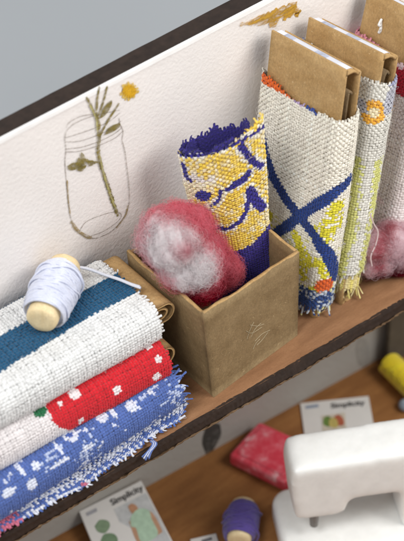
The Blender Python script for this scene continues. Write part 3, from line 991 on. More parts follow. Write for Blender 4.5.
# ------------------------------------------------------------------ rolled cloth in the box
def roll():
    root = thing('fabric_roll', 'rolled yellow cloth with purple outlines standing in the cardboard box', 'fabric roll')
    bc, tc = np.array([1.80, -1.25, 0.10]), np.array([1.40, -1.12, 4.32])
    e1, e2 = np.array([0.80, -0.60, 0]), np.array([0.60, 0.80, 0])
    aend = radians(22); turns = 1.70
    th = np.linspace(aend - turns * 2 * pi, aend, 300)
    k = (th - th[0]) / (2 * pi)
    rad = 0.46 + 0.075 * k
    pts = np.stack([rad * np.cos(th), rad * np.sin(th) * 0.46], -1)
    pts = pts + np.clip((th - (aend - 1.2)) / 1.2, 0, 1)[:, None] ** 1.5 * np.array([0.16, -0.12])
    prof = Line(pts)
    ax = tc - bc; Hh = np.linalg.norm(ax)
    def S(u, v):
        q = prof(v); w = np.asarray(u) / Hh
        sc = np.expand_dims(0.93 + 0.24 * w + 0 * q[..., 0], -1)
        c = bc + (tc - bc) * np.expand_dims(w + 0 * q[..., 0], -1)
        q = q * np.clip(sc, 0.2, 2)
        off = q[..., :1] * (e1 + np.array([0, 0, 0.34]) * np.expand_dims(w + 0 * q[..., 0], -1)) + q[..., 1:2] * e2
        P = c + off
        rn = off + 1e-6; rn /= np.linalg.norm(rn, axis=-1, keepdims=True) + 1e-9
        return P + rn * (0.035 * smooth(P, 1.3, 4))[..., None]
    Lu, Lv = Hh, prof.L
    f = uv_finder(S, Lu, Lv, True, 220)
    top_yellow = [f(*p) for p in ((183, 163), (200, 160), (217, 152), (233, 145))]
    # purple outlines, drawn as lines on the cloth
    G = lambda pts: np.array([f(*p) for p in pts])
    Ls_ = [(G([(183, 178), (192, 177), (203, 182), (212, 180)]), .055, 'w'), (G([(221, 191), (232, 188), (243, 180), (249, 172)]), .07, 'p'), (G([(235, 185), (246, 177)]), .11, 'p'),
           (G([(197, 211), (208, 209), (216, 204), (221, 196), (221, 190)]), .05, 'p'), (G([(215, 228), (228, 229), (240, 222), (247, 210), (249, 198)]), .065, 'p'),
           (G([(240, 146), (247, 155), (256, 165), (262, 166)]), .075, 'p'), (G([(249, 190), (256, 200), (262, 208)]), .12, 'p'), (G([(183, 165), (186, 176), (190, 180)]), .07, 'p'),
           (G([(258, 118), (251, 127), (243, 138), (240, 146)]), .05, 'p'), (G([(199, 212), (206, 221), (214, 229)]), .05, 'p'), (G([(191, 205), (198, 212)]), .05, 'p')]
    eye = f(203, 196)
    v_in = f(188, 172)[1] - 0.25
    low_ = [f(*p) for p in ((214, 247), (226, 251), (240, 250), (252, 244), (262, 234), (267, 226))]
    low_ = sorted(low_, key=lambda q: q[1])
    lv, lu = [q[1] for q in low_], [q[0] for q in low_]
    def color(U, V, P, w):
        c = np.zeros(P.shape) + lin((246, 212, 84))
        nz = smooth(np.stack([U, V, 0 * U], -1), 2.6, 12) + 1.1 * (cell(U, V, 0.050) - 0.5)
        c = paint(c, np.clip(nz * 1.6 + 0.28, 0, 0.85), (250, 242, 218))
        for L, wd, kk in Ls_:
            d = seg_dist(U, V, L)
            c = paint(c, (d < wd * 0.68 + 0.06) & (cell(U, V, 0.050) > 0.3), (242, 236, 222))
        for L, wd, kk in Ls_:
            d = seg_dist(U, V, L)
            c = paint(c, d < wd * 0.68, (56, 48, 142) if kk == 'p' else (238, 232, 230))
        de = np.hypot(U - eye[0], V - eye[1])
        c = paint(c, (de < 0.34) & (de > 0.29), (236, 226, 190))
        c = paint(c, de < 0.125, (54, 50, 146))
        lim = np.interp(V, lv, lu)
        c = paint(c, U < lim, (56, 44, 136))
        inner = V < v_in
        c = paint(c, inner, (52, 42, 128))
        return c
    v_in = uv_finder(S, Lu, Lv, True, 220)(188, 172)[1] - 0.25
    def edge(v):
        last = np.clip((v - (Lv - 0.62)) / 0.62, 0, 1)
        inn = np.clip((v_in - v) / 0.2, 0, 1)
        return 0 * v, 0.03 * np.sin(v * 1.7) + 0.20 * last ** 1.2 - 0.06 * np.exp(-((v - (Lv - 0.75)) / 0.2) ** 2) + inn * (0.0 + 0.10 * np.sin(v * 7) * np.sin(v * 19 + 1))
    weave('cloth', S, Lu, Lv, color, M_thread, root, 0.050, True, (0.02, 0.07, 0.02, 0.06), loose=0.03, seed=41, edge=edge, fuzz=1300)
    settle(root, bc)
roll()

# ------------------------------------------------------------------ wool
def fibres(n, k, blobs, colf, length, curl, seed, rad=0.0065, lift=0.12):
    g = np.random.default_rng(seed)
    w = np.array([b[1] ** 2 for b in blobs]); w = w / w.sum()
    idx = g.choice(len(blobs), n, p=w)
    ctr = np.array([b[0] for b in blobs])[idx]; R = np.array([b[1] for b in blobs])[idx]
    d = g.normal(0, 1, (n, 3)); d /= np.linalg.norm(d, axis=1, keepdims=True)
    t = np.linspace(0, 1, k)[None, :, None]
    a = np.cross(d, g.normal(0, 1, (n, 3))); a /= np.linalg.norm(a, axis=1, keepdims=True)
    b = np.cross(d, a)
    L = (length * g.uniform(0.4, 1.5, n))[:, None, None]
    ph = g.uniform(0, 6.28, (n, 1, 1)); fr = g.uniform(0.6, 1.6, (n, 1, 1)) * curl
    depth = (R * g.uniform(0.80, 1.05, n))[:, None, None]
    dirv = d[:, None, :] + a[:, None, :] * (L / R[:, None, None]) * (t - 0.5) + b[:, None, :] * 0.16 * np.sin(fr * t + ph) + a[:, None, :] * 0.12 * np.sin(fr * 1.7 * t + ph * 2)
    dirv /= np.linalg.norm(dirv, axis=2, keepdims=True)
    out = depth + lift * g.uniform(0, 1, (n, 1, 1)) ** 2.2 * np.sin(t * g.uniform(1.2, 3.0, (n, 1, 1))) + 0.03 * np.sin(fr * 2 * t + ph * 3)
    C = ctr[:, None, :] + dirv * out
    keep = np.ones(n, bool)
    for j, (c, r_) in enumerate(blobs):      # nothing buried deep in a neighbouring lump
        dd = np.linalg.norm(C - np.array(c), axis=2).mean(1)
        keep &= (dd > r_ * 0.70) | (idx == j)
    C = C[keep]
    V, Q = tubes(C, rad, 3)
    col = colf(C.mean(1), g)
    col = np.repeat(np.repeat(col[:, None, None, :], k, 1), 3, 2)
    return V, Q, col.reshape(-1, 3)

def lump(name, label, blobs, colf, n, seed, root=None, **kw):
    root = thing(name, label, 'wool tuft')
    V, Q, c = fibres(n, 11, blobs, colf, kw.get('length', 0.5), kw.get('curl', 7.0), seed, kw.get('rad', 0.0065), kw.get('lift', 0.14))
    g = np.random.default_rng(seed + 1)
    Vs, Qs, Cs = [V], [Q], [c]
    base = len(V)
    for ctr, r_ in blobs:
        na, nb = 110, 70
        th = np.linspace(0, pi, nb)[:, None]; a = (np.arange(na) * 2 * pi / na)[None]
        P = np.stack([np.sin(th) * np.cos(a), np.sin(th) * np.sin(a), np.cos(th) + 0 * a], -1).reshape(-1, 3)
        X0 = np.array(ctr) + P * r_
        X = np.array(ctr) + P * r_ * (0.93 + 0.16 * smooth(X0, 4.0, seed) + 0.10 * smooth(X0, 9, seed + 1) + 0.025 * smooth(X0, 24, seed + 2))[:, None]
        Vs.append(X); Qs.append(ring_quads(1, nb, na) + base); Cs.append(colf(X, np.random.default_rng(2), False)); base += len(X)
    mesh_np('fibres', np.concatenate(Vs), np.concatenate(Qs), M_wool, root, np.clip(np.concatenate(Cs), 0, 1))
    return root

wb = [(at(170, 242, 1, -1.55), .62), (at(160, 228, 1, -1.25), .50), (at(192, 262, 1, -1.75), .62), (at(222, 272, 1, -1.65), .47), (at(190, 226, 1, -1.35), .52), (at(200, 284, 1, -1.80), .52), (at(152, 238, 1, -1.30), .42),
      (at(212, 250, 1, -1.45), .40), (at(234, 274, 1, -1.6), .30), (at(175, 213, 1, -1.25), .34), (at(180, 270, 1, -1.75), .5)]
wm = at(192, 252, 1, -1.55)
wb = [(wm + (np.array(c) - wm) * 0.88, r * 0.82) for c, r in wb]
wpx = [np.array(proj(np.array([c for c, r in wb]))).T]
wc1, wc2, wc3 = at(177, 254, 1, -1.9), at(200, 276, 1, -2.2), at(203, 300, 1, -2.05)
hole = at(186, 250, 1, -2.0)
def wool_col(P, g, speck=True):
    x, z = P[:, 0], P[:, 2]
    white = np.maximum(1 - np.linalg.norm((P - wc1) / np.array([.52, 1.0, .62]), axis=1) * 0.85, 1 - np.linalg.norm((P - wc2) / np.array([.56, 1.0, .42]), axis=1) * 0.85)
    white = np.clip(white * 2.4 + 0.45 * smooth(P, 5, 3) + (g.normal(0, 0.15, len(P)) if speck else 0), 0, 1)
    c = np.zeros((len(P), 3)) + lin((250, 156, 172))
    c = c * (1 - white[:, None]) + lin((255, 250, 251)) * white[:, None]
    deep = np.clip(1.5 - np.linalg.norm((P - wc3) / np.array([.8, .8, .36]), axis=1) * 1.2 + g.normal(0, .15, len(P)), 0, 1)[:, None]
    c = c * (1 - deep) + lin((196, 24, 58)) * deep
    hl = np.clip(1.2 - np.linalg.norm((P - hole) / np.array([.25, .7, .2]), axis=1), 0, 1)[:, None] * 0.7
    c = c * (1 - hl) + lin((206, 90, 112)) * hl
    return c * (g.uniform(0.92, 1.08, (len(P), 1)) if speck else 1)
wl = lump('wool_tuft', 'fluffy pink and white wool tuft in the front of the cardboard box', wb, wool_col, 15000, 51, length=0.36, curl=6, rad=0.0016, lift=0.12)
settle(wl, (0.6, -1.6, 0.9))

# ------------------------------------------------------------------ standing bolts
def standing(label, bot, topp, front, half_w, half_t, fab0, fab1, card_top, print_maker, seed, pitch=0.052, fringe=(0.12, .05, .02, .05), turns=1.15, bulge=0.05, inner=None, narrow=0.0, wob=0.03, lift_front=0.0, sag=0.12):
    """bot/topp: centre of the front edge at the foot and at the card's top; front: unit vector from wall to front"""
    root = thing('fabric_bolt', label, 'fabric bolt', 'fabric bolts standing on the shelf')
    bot, topp = np.array(bot, float), np.array(topp, float)
    ax = topp - bot; Hh = np.linalg.norm(ax); ax /= Hh
    w = np.array(front, float); w -= ax * (w @ ax); w /= np.linalg.norm(w)
    t = np.cross(w, ax); t /= np.linalg.norm(t)          # towards the left neighbour (-x)
    if t[0] > 0: t = -t
    org = bot - w * half_w
    def frame_pt(u, q):
        return org + np.expand_dims(u + 0 * q[..., 0], -1) * ax + q[..., :1] * w + q[..., 1:2] * t
    prof = Line(rounded(half_w, half_t, half_t * 0.96, 0.52, turns, 0.04, 150))
    def S(u, v):
        q = prof(v)
        uu = np.asarray(u) + fab0
        k = 1 + bulge * np.sin(np.clip(uu / Hh, 0, 1) * pi) - narrow * np.clip(1 - uu / 2.2, 0, 1)
        q = np.stack([q[..., 0] * (1 + (k - 1) * 0.35), q[..., 1] * (1 + (k - 1) * 3.2)], -1)
        P = frame_pt(uu, q)
        n2 = q / np.array([half_w ** 2, half_t ** 2]); n2 /= np.linalg.norm(n2, axis=-1, keepdims=True) + 1e-9
        n3 = n2[..., :1] * w + n2[..., 1:2] * t
        return P + n3 * (wob * smooth(P, 1.2, seed))[..., None]
    Lu = fab1 - fab0
    e = 0.01
    Pn = frames(S, np.array([Lu / 2]), np.array([prof.L * 0.5]), False)
    q = prof(np.array([prof.L * 0.5])); cen = frame_pt(np.array([Lu / 2 + fab0]), 0 * q)
    flip = bool(np.sum(Pn[3][0] * (Pn[0][0] - cen[0])) < 0)
    color = print_maker(S, Lu, prof.L, flip)
    L1 = prof.L / turns
    def top_edge(v):             # the cloth's upper and lower edges are cut by hand: they sag and wander
        return 0.04 * np.sin(v * 4.1 + seed), (lift_front * np.exp(-((v - 0.48 * L1) / 0.55) ** 2) - sag * np.exp(-((v - 0.66 * L1) / 0.5) ** 2)
                                               + 0.035 * np.sin(v * 5.3 + seed) + 0.05 * np.exp(-((v - 0.9 * L1) / 0.4) ** 2))
    weave('fabric', S, Lu, prof.L, color, M_thread, root, pitch, flip, fringe, seed=seed, loose=0.022, fuzz=2200, edge=top_edge)
    if inner:
        i0, i1, col, ht = inner
        pr2 = Line(rounded(half_w * 0.985, ht, ht * 0.95, 0.5, 1.0, 0.0, 120))
        def S2(u, v): return frame_pt(np.asarray(u) + i0, pr2(v))
        weave('lining', S2, i1 - i0, pr2.L, lambda U, V, P, ww: np.zeros(P.shape) + lin(col) * (1 + 0.3 * np.sin(V * 37)[..., None] * np.array([0, 0, 1.0])), M_thread, root, pitch, flip, (0.22, .02, .02, .02), seed=seed + 3, loose=0.02, fuzz=150)
    # card folded over the top: tall left face, a sloping crest, open at the front end; a second fold inside
    hw, ht = half_w - 0.10, half_t - 0.065
    def to_card(u, q):               # q: (t, height); u runs from wall to front
        return frame_pt(q[:, 1], np.stack([np.full(len(q), u), q[:, 0]], -1))
    outer = [(ht * 0.5, 0.03), (ht, 0.16), (ht, Hh * 0.5), (ht, Hh - 0.10), (ht * 0.97, Hh - 0.03), (ht * 0.88, Hh), (ht * 0.4, Hh + 0.005), (-ht * 0.15, Hh - 0.005), (-ht * 0.75, Hh - 0.09), (-ht, Hh - 0.26), (-ht * 1.02, Hh * .5), (-ht, 0.16), (-ht * 0.5, 0.02), (0.0, 0.0), (ht * 0.42, 0.025)]
    core = extruded_strip('card_core', catmull(outer, 4), 0.042, to_card, -hw, hw, M_kraft, root, 14)
    k1, k2 = random.Random(seed).uniform(-.2, .2), random.Random(seed + 1).uniform(.25, .45)
    inn = [(-ht * 0.2, 0.3), (-ht * (0.1 + k1), Hh * 0.5), (ht * k1, Hh - 0.7), (-ht * 0.15, Hh - k2), (-ht * 0.55, Hh - k2 - 0.06)]
    extruded_strip('inner_fold', catmull(inn, 4), 0.042, to_card, -hw, hw - 0.05, M_cardin, core, 10)
    crest = np.array([(ht * 0.97, Hh + 0.010), (ht * 0.86, Hh + 0.030), (ht * 0.35, Hh + 0.036), (-ht * 0.15, Hh + 0.030), (-ht * 0.42, Hh - 0.002)])
    sh = extruded_strip('printed_strip', crest, 0.012, to_card, -hw + 0.02, hw - 0.10, M_print, root, 8)
    r_ = random.Random(seed)
    s = -hw + 0.2
    while s < hw - 0.5:
        ln_ = r_.uniform(0.12, 0.3)
        bm = bmesh.new()
        q1 = np.array([(ht * 0.72, Hh + 0.045), (-ht * 0.05, Hh + 0.045)])
        P = np.concatenate([to_card(s, q1), to_card(s + ln_, q1)[::-1]])
        bm.faces.new([bm.verts.new(p) for p in P]); s += ln_ + r_.uniform(0.2, 0.8)
        obj('print_mark', bm, M_printb, sh)
    settle(root, bot)
    return root, frame_pt, S

def plaid(S, Lu, Lv, flip):
    f = uv_finder(S, Lu, Lv, flip, 240)
    G = lambda pts: np.array([f(*p) for p in pts])
    A = G([(260, 128), (264, 150), (272, 176), (284, 197), (300, 217), (315, 236), (328, 254), (333, 264), (338, 276)])
    Bb = G([(268, 238), (284, 229), (300, 216), (320, 203), (338, 190), (350, 180)])
    yel = [(G([(338, 210), (330, 228), (322, 240)]), .16), (G([(266, 215), (272, 236)]), .13), (G([(296, 236), (302, 250), (310, 262)]), .11), (G([(320, 262), (326, 276)]), .10), (G([(300, 264), (304, 276)]), .12), (G([(322, 286), (314, 290)]), .08)]
    org_ = f(325, 286)
    u_low = f(312, 290)[0]; u_mid = f(285, 222)[0]
    topc = f(275, 95); lav = f(302, 94); blu = f(314, 103)
    def color(U, V, P, w):
        c = np.zeros(P.shape) + lin((248, 242, 228))
        nz = smooth(np.stack([U, V, 0 * U], -1), 4.0, 2) + 0.9 * (cell(U, V, 0.052) - 0.5)
        lowm = (U < u_mid)
        c = paint(c, np.where(lowm & (nz > 0.45), 0.7, 0), (230, 226, 120))
        for L, wd in yel:
            c = paint(c, (seg_dist(U, V, L) < wd * (1 + 0.6 * nz)) & (cell(V, U, 0.052) > 0.16), (232, 222, 56))
        c = paint(c, np.hypot(U - org_[0], V - org_[1]) < 0.17, (232, 104, 40))
        c = paint(c, seg_dist(U, V, A) < 0.115, (34, 62, 134))
        c = paint(c, seg_dist(U, V, Bb) < 0.105, (36, 66, 138))
        c = paint(c, (U < u_low) & (nz < 0.5), (44, 72, 132))
        c = paint(c, (U < u_low) & (nz > 0.2) & (nz <= 0.6), (196, 204, 214))
        e = Lu - U
        c = paint(c, (e < 0.07) & (np.abs(V - topc[1]) < 0.42), (236, 110, 40))
        c = paint(c, (e < 0.11) & (np.abs(V - lav[1]) < 0.13), (200, 178, 218))
        c = paint(c, (e < 0.10) & (np.abs(V - blu[1]) < 0.13), (62, 84, 160))
        return c
    return color

def grey_flower(S, Lu, Lv, flip):
    f = uv_finder(S, Lu, Lv, flip, 240)
    fl = f(373, 113)
    ub = f(365, 160)[0]; us = f(352, 270)[0]
    def color(U, V, P, w):
        c = np.zeros(P.shape) + lin((232, 229, 220))
        nz = smooth(np.stack([U, V, 0 * U], -1), 3.0, 6)
        stripe = np.sin(V * 15 + 0.8 * np.sin(U * 1.5)) + 0.5 * nz + 1.7 * (cell(U, V, 0.052) - 0.5)
        c = paint(c, np.where((U < ub + 0.2 * nz) & (U > us - 0.2) & (stripe > 0.15), 0.9, 0), (226, 226, 128))
        d = np.hypot(U - fl[0], V - fl[1])
        c = paint(c, (d < 0.23 + 0.04 * nz), (246, 184, 66))
        c = paint(c, d < 0.10, (240, 226, 190))
        c = paint(c, (np.hypot(U - fl[0] + 0.1, V - fl[1] + 0.62) < 0.16), (240, 180, 50))
        c = paint(c, (U > ub + 0.9) & (nz > 0.3), (196, 196, 206))
        c = paint(c, (Lu - U < 0.06) & (nz > 0.1), (176, 178, 206))
        return c
    return color

def red_pink(S, Lu, Lv, flip):
    f = uv_finder(S, Lu, Lv, flip, 240)
    ur = f(394, 92)[0]; ut = f(392, 62)[0]
    dots = [f(397, 57), f(401, 64), f(402, 46)]
    def color(U, V, P, w):
        c = np.zeros(P.shape) + lin((252, 240, 238))
        nz = smooth(np.stack([U, V, 0 * U], -1), 3.0, 16)
        c = paint(c, np.where(nz > 0.3, 0.5, 0), (240, 206, 210))
        c = paint(c, U > ur, (196, 22, 52))
        c = paint(c, (U > ur) & (P[..., 1] > -1.0), (226, 150, 166))
        for u, v in dots: c = paint(c, np.hypot(U - u, V - v) < 0.10, (240, 214, 220))
        return c
    return color

FRONT = (0.06, -1.0, 0)
standing('white bolt crossed by navy bands with yellow patches, standing beside the cardboard box', (2.94, -2.38, 0.0), (3.68, -2.24, 5.20), FRONT, 1.0, 0.25, 0.25, 4.40, 5.20, plaid, 61, fringe=(0.22, .06, .02, .05), bulge=0.06)
standing('grey white bolt with an orange flower and yellow stripes, standing second from the box', (3.58, -2.46, 0.0), (4.62, -2.2, 5.06), FRONT, 1.0, 0.26, 0.68, 4.72, 5.10, grey_flower, 62, fringe=(0.16, .06, .02, .05), bulge=0.03,
         inner=(0.34, 1.1, (240, 224, 150), 0.235))
r3, fp3, S3 = standing('bolt in red over pale pink cloth, standing furthest from the cardboard box', (4.85, -2.3, 0.0), (6.10, -2.2, 4.95), FRONT, 1.0, 0.26, 0.5, 4.28, 5.05, red_pink, 63, bulge=0.05, lift_front=0.6)

# white thread knot on the third bolt's card
gw, gu = np.meshgrid(np.linspace(-0.9, 0.9, 60), np.linspace(3.5, 5.0, 60))
KP = fp3(gu, np.stack([gw, np.full(gw.shape, 0.235)], -1))
kx, ky = proj(KP); ki = np.unravel_index(np.argmin((kx - 380) ** 2 + (ky - 27) ** 2), kx.shape); kn = KP[ki]
n0 = [kn + np.array([0.02 * cos(k * 2.2), -0.02, 0.10 * sin(k * 1.4) + 0.04 * k - 0.15]) + RNG.normal(0, .02, 3) for k in range(9)]

# pink cotton at the foot of the third bolt
pc = [(at(376, 245, 1, -2.25), .34), (at(392, 240, 1, -2.3), .40), (at(400, 258, 1, -2.35), .40), (at(380, 262, 1, -2.3), .30), (at(405, 235, 1, -2.3), .42), (at(395, 272, 1, -2.35), .24), (at(370, 266, 1, -2.28), .22)]
pc = [(np.array([c[0], c[1], max(c[2], r * 0.9)]), r) for c, r in pc]
def on_lumps(px, py, lumps):
    v = ray(px, py); v = v / np.linalg.norm(v); best = None
    for c, r in lumps:
        b_ = (CAM - c) @ v; q = b_ * b_ - ((CAM - c) @ (CAM - c) - r * r)
        if q > 0 and (best is None or -b_ - sqrt(q) < best): best = -b_ - sqrt(q)
    return CAM + v * best if best else at(px, py, 1, -2.5)
vein = np.array([on_lumps(*p, pc) for p in ((389, 226), (386, 234), (383, 242), (380, 250), (378, 258), (379, 266))])
def cot_col(P, g, speck=True):
    c = np.zeros((len(P), 3)) + lin((255, 234, 239))
    dd = np.min([np.linalg.norm(P - v, axis=1) for v in vein], axis=0)
    dv = np.clip(1.5 - dd / 0.15 + g.normal(0, .2, len(P)), 0, 1)[:, None] * 0.8
    c = c * (1 - dv) + lin((200, 62, 84)) * dv
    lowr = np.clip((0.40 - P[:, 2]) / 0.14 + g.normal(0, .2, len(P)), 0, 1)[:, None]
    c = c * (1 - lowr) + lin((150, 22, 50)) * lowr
    return c * (g.uniform(0.92, 1.06, (len(P), 1)) if speck else 1)
ct = lump('cotton_tuft', 'pale pink cotton tuft with a red streak at the foot of the red bolt', pc, cot_col, 6000, 71, length=0.5, curl=5, lift=0.09, rad=0.0016)
strand = [at(*p, 1, -2.62) for p in ((370, 214), (374, 224), (378, 232), (376, 244), (371, 256), (372, 266))]
V_, Q_ = tubes(catmull(strand, 8)[None], 0.013, 6)
mesh_np('loose_strand', V_, Q_, M_wool, ct, np.zeros((len(V_), 3)) + lin((246, 232, 234)))
settle(ct, (4.6, -2.3, 0))
V_, Q_ = tubes(catmull(n0, 8)[None], 0.026, 6)
tag(mesh_np('thread_knot', V_, Q_, M_spoolthread, None, np.zeros((len(V_), 3)) + lin((255, 254, 252))), 'small white thread knot stuck to the card of the red and pink bolt', 'thread')

# ------------------------------------------------------------------ sewing machine
sm = thing('sewing_machine', 'white toy sewing machine with a rounded arm on the brown work surface', 'sewing machine')
mm, nt, b = new_mat('white_resin')
n = noise(nt, 2.5, 5, 0.6); r_ = ramp(nt, n.outputs[0], [(0.3, (232, 232, 229)), (0.7, (244, 244, 241))])
nt.links.new(r_.outputs[0], b.inputs['Base Color'])
b.inputs['Roughness'].default_value = 0.42
b.inputs['Subsurface Weight'].default_value = 0.5; b.inputs['Subsurface Radius'].default_value = (1, .95, .9); b.inputs['Subsurface Scale'].default_value = 0.18
n2 = noise(nt, 9, 6, 0.7); bump(nt, b, n2.outputs[0], 0.18, 0.03)
Lx = np.array([0.857, -0.515, 0]); Ly = np.array([0.515, 0.857, 0])   # along the arm, and towards the wall
O = at(282, 440, 2, -2.45) - Ly * 0.98; O = np.array([O[0], O[1], 0])
def mpt(s, t, z):
    p = O + Lx * s + Ly * t; return (p[0], p[1], z)
def mod_bevel(o, w, seg=5):
    m_ = o.modifiers.new('bevel', 'BEVEL'); m_.width = w; m_.segments = seg; m_.limit_method = 'ANGLE'; m_.angle_limit = radians(25)
    for p in o.data.polygons: p.use_smooth = True
    return o
def side_prism(name, prof, t0, t1, bev):
    bm = bmesh.new()
    a = [bm.verts.new(mpt(s, t0, z)) for s, z in prof]; c = [bm.verts.new(mpt(s, t1, z)) for s, z in prof]
    n = len(prof)
    bm.faces.new(a); bm.faces.new(c[::-1])
    for i in range(n): bm.faces.new((a[i], c[i], c[(i + 1) % n], a[(i + 1) % n]))
    return mod_bevel(obj(name, bm, mm, sm), bev)
zt, zb, zh = -2.26, -3.42, -3.84
arm = [(0.02, zt - 0.05), (0.0, zt - .5), (0.10, zh + .05), (0.22, zh), (0.95, zh), (1.12, zh + 0.08), (1.16, zb - 0.04), (1.28, zb), (2.22, zb), (2.30, ZD + 0.45), (3.4, ZD + 0.45), (3.4, zt + 0.10), (0.2, zt)]
arm_o = side_prism('arm', arm, 0.0, 0.98, 0.05)
arm_o.modifiers.clear()
for nm_, vox, it in ((arm_o, 0.045, 60),):      # one cast piece with softly worn edges
    m_ = nm_.modifiers.new('melt', 'REMESH'); m_.mode = 'VOXEL'; m_.voxel_size = vox; m_.use_smooth_shade = True
    m_ = nm_.modifiers.new('soften', 'SMOOTH'); m_.factor = 0.5; m_.iterations = it
bs = bmesh.new()
outl = []
for cs, ct_, a0 in ((-0.05 + .4, -.35 + .4, 180), (3.9, -.35 + .4, 270), (3.9, 1.45 - .4, 0), (-0.05 + .4, 1.45 - .4, 90)):
    for q in np.linspace(a0, a0 + 90, 9): outl.append((cs + .4 * cos(radians(q)), ct_ + .4 * sin(radians(q))))
prism(bs, [mpt(s - 0.12, t, 0)[:2] for s, t in outl], ZD + 0.004, ZD + 0.58)
mod_bevel(obj('base', bs, mm, sm), 0.15, 6)
M_metal = plain_mat('dull_metal', (120, 116, 112), 0.4, 0.5, 0.2)
bm = bmesh.new()
bmesh.ops.create_cone(bm, cap_ends=True, segments=20, radius1=0.085, radius2=0.10, depth=0.36, matrix=Matrix.Translation(Vector(mpt(0.50, 0.14, zh - 0.13))))
obj('needle_bar', bm, M_metal, sm, False)
settle(sm, mpt(1.5, 0.5, ZD))

# ------------------------------------------------------------------ red case
rc = thing('red_case', 'frosted red rectangular case lying on the work surface behind the sewing machine', 'case')
zr = ZD + 0.36
tp = [at(259, 420, 2, zr), at(228, 454, 2, zr), at(286, 483, 2, zr), at(318, 447, 2, zr)]
bm = bmesh.new()
hexa(bm, [(p[0], p[1], ZD + 0.004) for p in tp] + [(p[0], p[1], zr) for p in tp])
mr, nt, b = new_mat('frosted_red')
n = noise(nt, 3.0, 6, 0.7, (1, 1, 1)); r_ = ramp(nt, n.outputs[0], [(0.42, (220, 66, 84)), (0.56, (230, 104, 118)), (0.68, (244, 190, 194))])
nt.links.new(r_.outputs[0], b.inputs['Base Color']); b.inputs['Roughness'].default_value = 0.38
b.inputs['Subsurface Weight'].default_value = 0.3; b.inputs['Subsurface Radius'].default_value = (1, .2, .2); b.inputs['Subsurface Scale'].default_value = 0.15
mod_bevel(obj('case_body', bm, mr, rc), 0.10, 4)
tp = np.array(tp); cc = tp.mean(0)
bm = bmesh.new()
hexa(bm, [tuple(cc + (p - cc) * 0.80 + np.array([0, 0, -0.02])) for p in tp] + [tuple(cc + (p - cc) * 0.80 + np.array([0, 0, 0.035])) for p in tp])
mod_bevel(obj('case_lid', bm, mr, rc), 0.03, 3)
settle(rc, (cc[0], cc[1], ZD))

# ------------------------------------------------------------------ pattern packets
M_env = plain_mat('packet_paper', (226, 224, 220), 0.55, 0.35, 0.06, 2.5)
M_text = plain_mat('black_print', (38, 38, 40), 0.6, 0.3, 0.1)
def packet(label, P, th, texts, patches):
    """P: four corners (top left, top right, bottom right, bottom left); texts and patches lie on its face in 0..1 coordinates"""
    root = thing('pattern_packet', label, 'pattern packet', 'sewing pattern packets on the desk')
    P = np.array(P, float)
    nn = np.cross(P[1] - P[0], P[3] - P[0]); nn /= np.linalg.norm(nn)
    if nn[2] < 0: nn = -nn
    bm = bmesh.new()
    hexa(bm, [tuple(p - nn * th) for p in P] + [tuple(p) for p in P])
    bevel_all(bm, th * 0.25, 1)
    env = obj('envelope', bm, M_env, root)
    def pt(s, t, k=0.0):
        return (P[0] * (1 - s) + P[1] * s) * (1 - t) + (P[3] * (1 - s) + P[2] * s) * t + nn * (0.004 + k)
    ex = (P[1] - P[0]); W = np.linalg.norm(ex); ex = ex / W
    ey = np.cross(nn, ex)
    for body, s, t, size, mat in texts:
        cu = bpy.data.curves.new('t', 'FONT'); cu.body = body; cu.size = size; cu.offset = size * 0.022; cu.shear = 0.12
        to = bpy.data.objects.new('t', cu); COL.objects.link(to)
        bpy.context.view_layer.update()
        me = bpy.data.meshes.new_from_object(to.evaluated_get(bpy.context.evaluated_depsgraph_get()))
        bpy.data.objects.remove(to)
        p = pt(s, t, 0.006)
        m4 = Matrix(((ex[0], ey[0], nn[0], p[0]), (ex[1], ey[1], nn[1], p[1]), (ex[2], ey[2], nn[2], p[2]), (0, 0, 0, 1)))
        me.transform(m4); me.materials.append(mat)
        o = bpy.data.objects.new('lettering', me); COL.objects.link(o); o.parent = env
    for k, (nm, pts, c) in enumerate(patches):
        q = catmull(np.array([(*p, 0) for p in pts + [pts[0]]]), 4)[:-1] if len(pts) > 4 else np.array([(*p, 0) for p in pts])
        bm = bmesh.new()
        lift = 0.0015 * (k + 1)
        ctr = q.mean(0); vc = bm.verts.new(pt(ctr[0], ctr[1], lift)); vs = [bm.verts.new(pt(a[0], a[1], lift)) for a in q]
        for i in range(len(vs)): bm.faces.new((vc, vs[i], vs[(i + 1) % len(vs)]))
        obj(nm, bm, plain_mat(nm + '_ink', c, 0.6, 0.3, 0.25, 7), env)
    settle(root, (P[:, 0].mean(), P[:, 1].mean(), ZD))
zp = ZD + 0.045
a_, b_, c_ = at(300, 403, 2, zp), at(368.5, 395.7, 2, zp), at(372.5, 418, 2, zp)
d0 = c_ + (a_ - b_)
k_ = 1.6
packet('white sewing pattern packet lying behind the sewing machine, partly covered by its arm', [a_, b_, b_ + (c_ - b_) * k_, a_ + (d0 - a_) * k_], 0.035,
       [('Simplicity', 0.43, 0.24, 0.20, M_text), ('PATTERN', 0.08, 0.22, 0.10, plain_mat('blue_print', (110, 128, 158), .6))][:1],
       [('blue_caption', [(0.07, 0.10), (0.26, 0.09), (0.26, 0.17), (0.07, 0.18)], (150, 162, 182)), ('picture', [(0.28, 0.42), (0.62, 0.40), (0.60, 0.95), (0.26, 0.95)], (216, 206, 188)),
        ('green_dress', [(0.30, 0.50), (0.36, 0.44), (0.42, 0.52), (0.44, 0.70), (0.36, 0.74), (0.29, 0.66)], (112, 140, 70)), ('red_dress', [(0.46, 0.48), (0.52, 0.44), (0.58, 0.54), (0.58, 0.72), (0.50, 0.74), (0.45, 0.64)], (188, 104, 76)),
        ('yellow_dress', [(0.38, 0.56), (0.44, 0.50), (0.49, 0.58), (0.49, 0.76), (0.42, 0.78), (0.37, 0.70)], (206, 188, 110))])
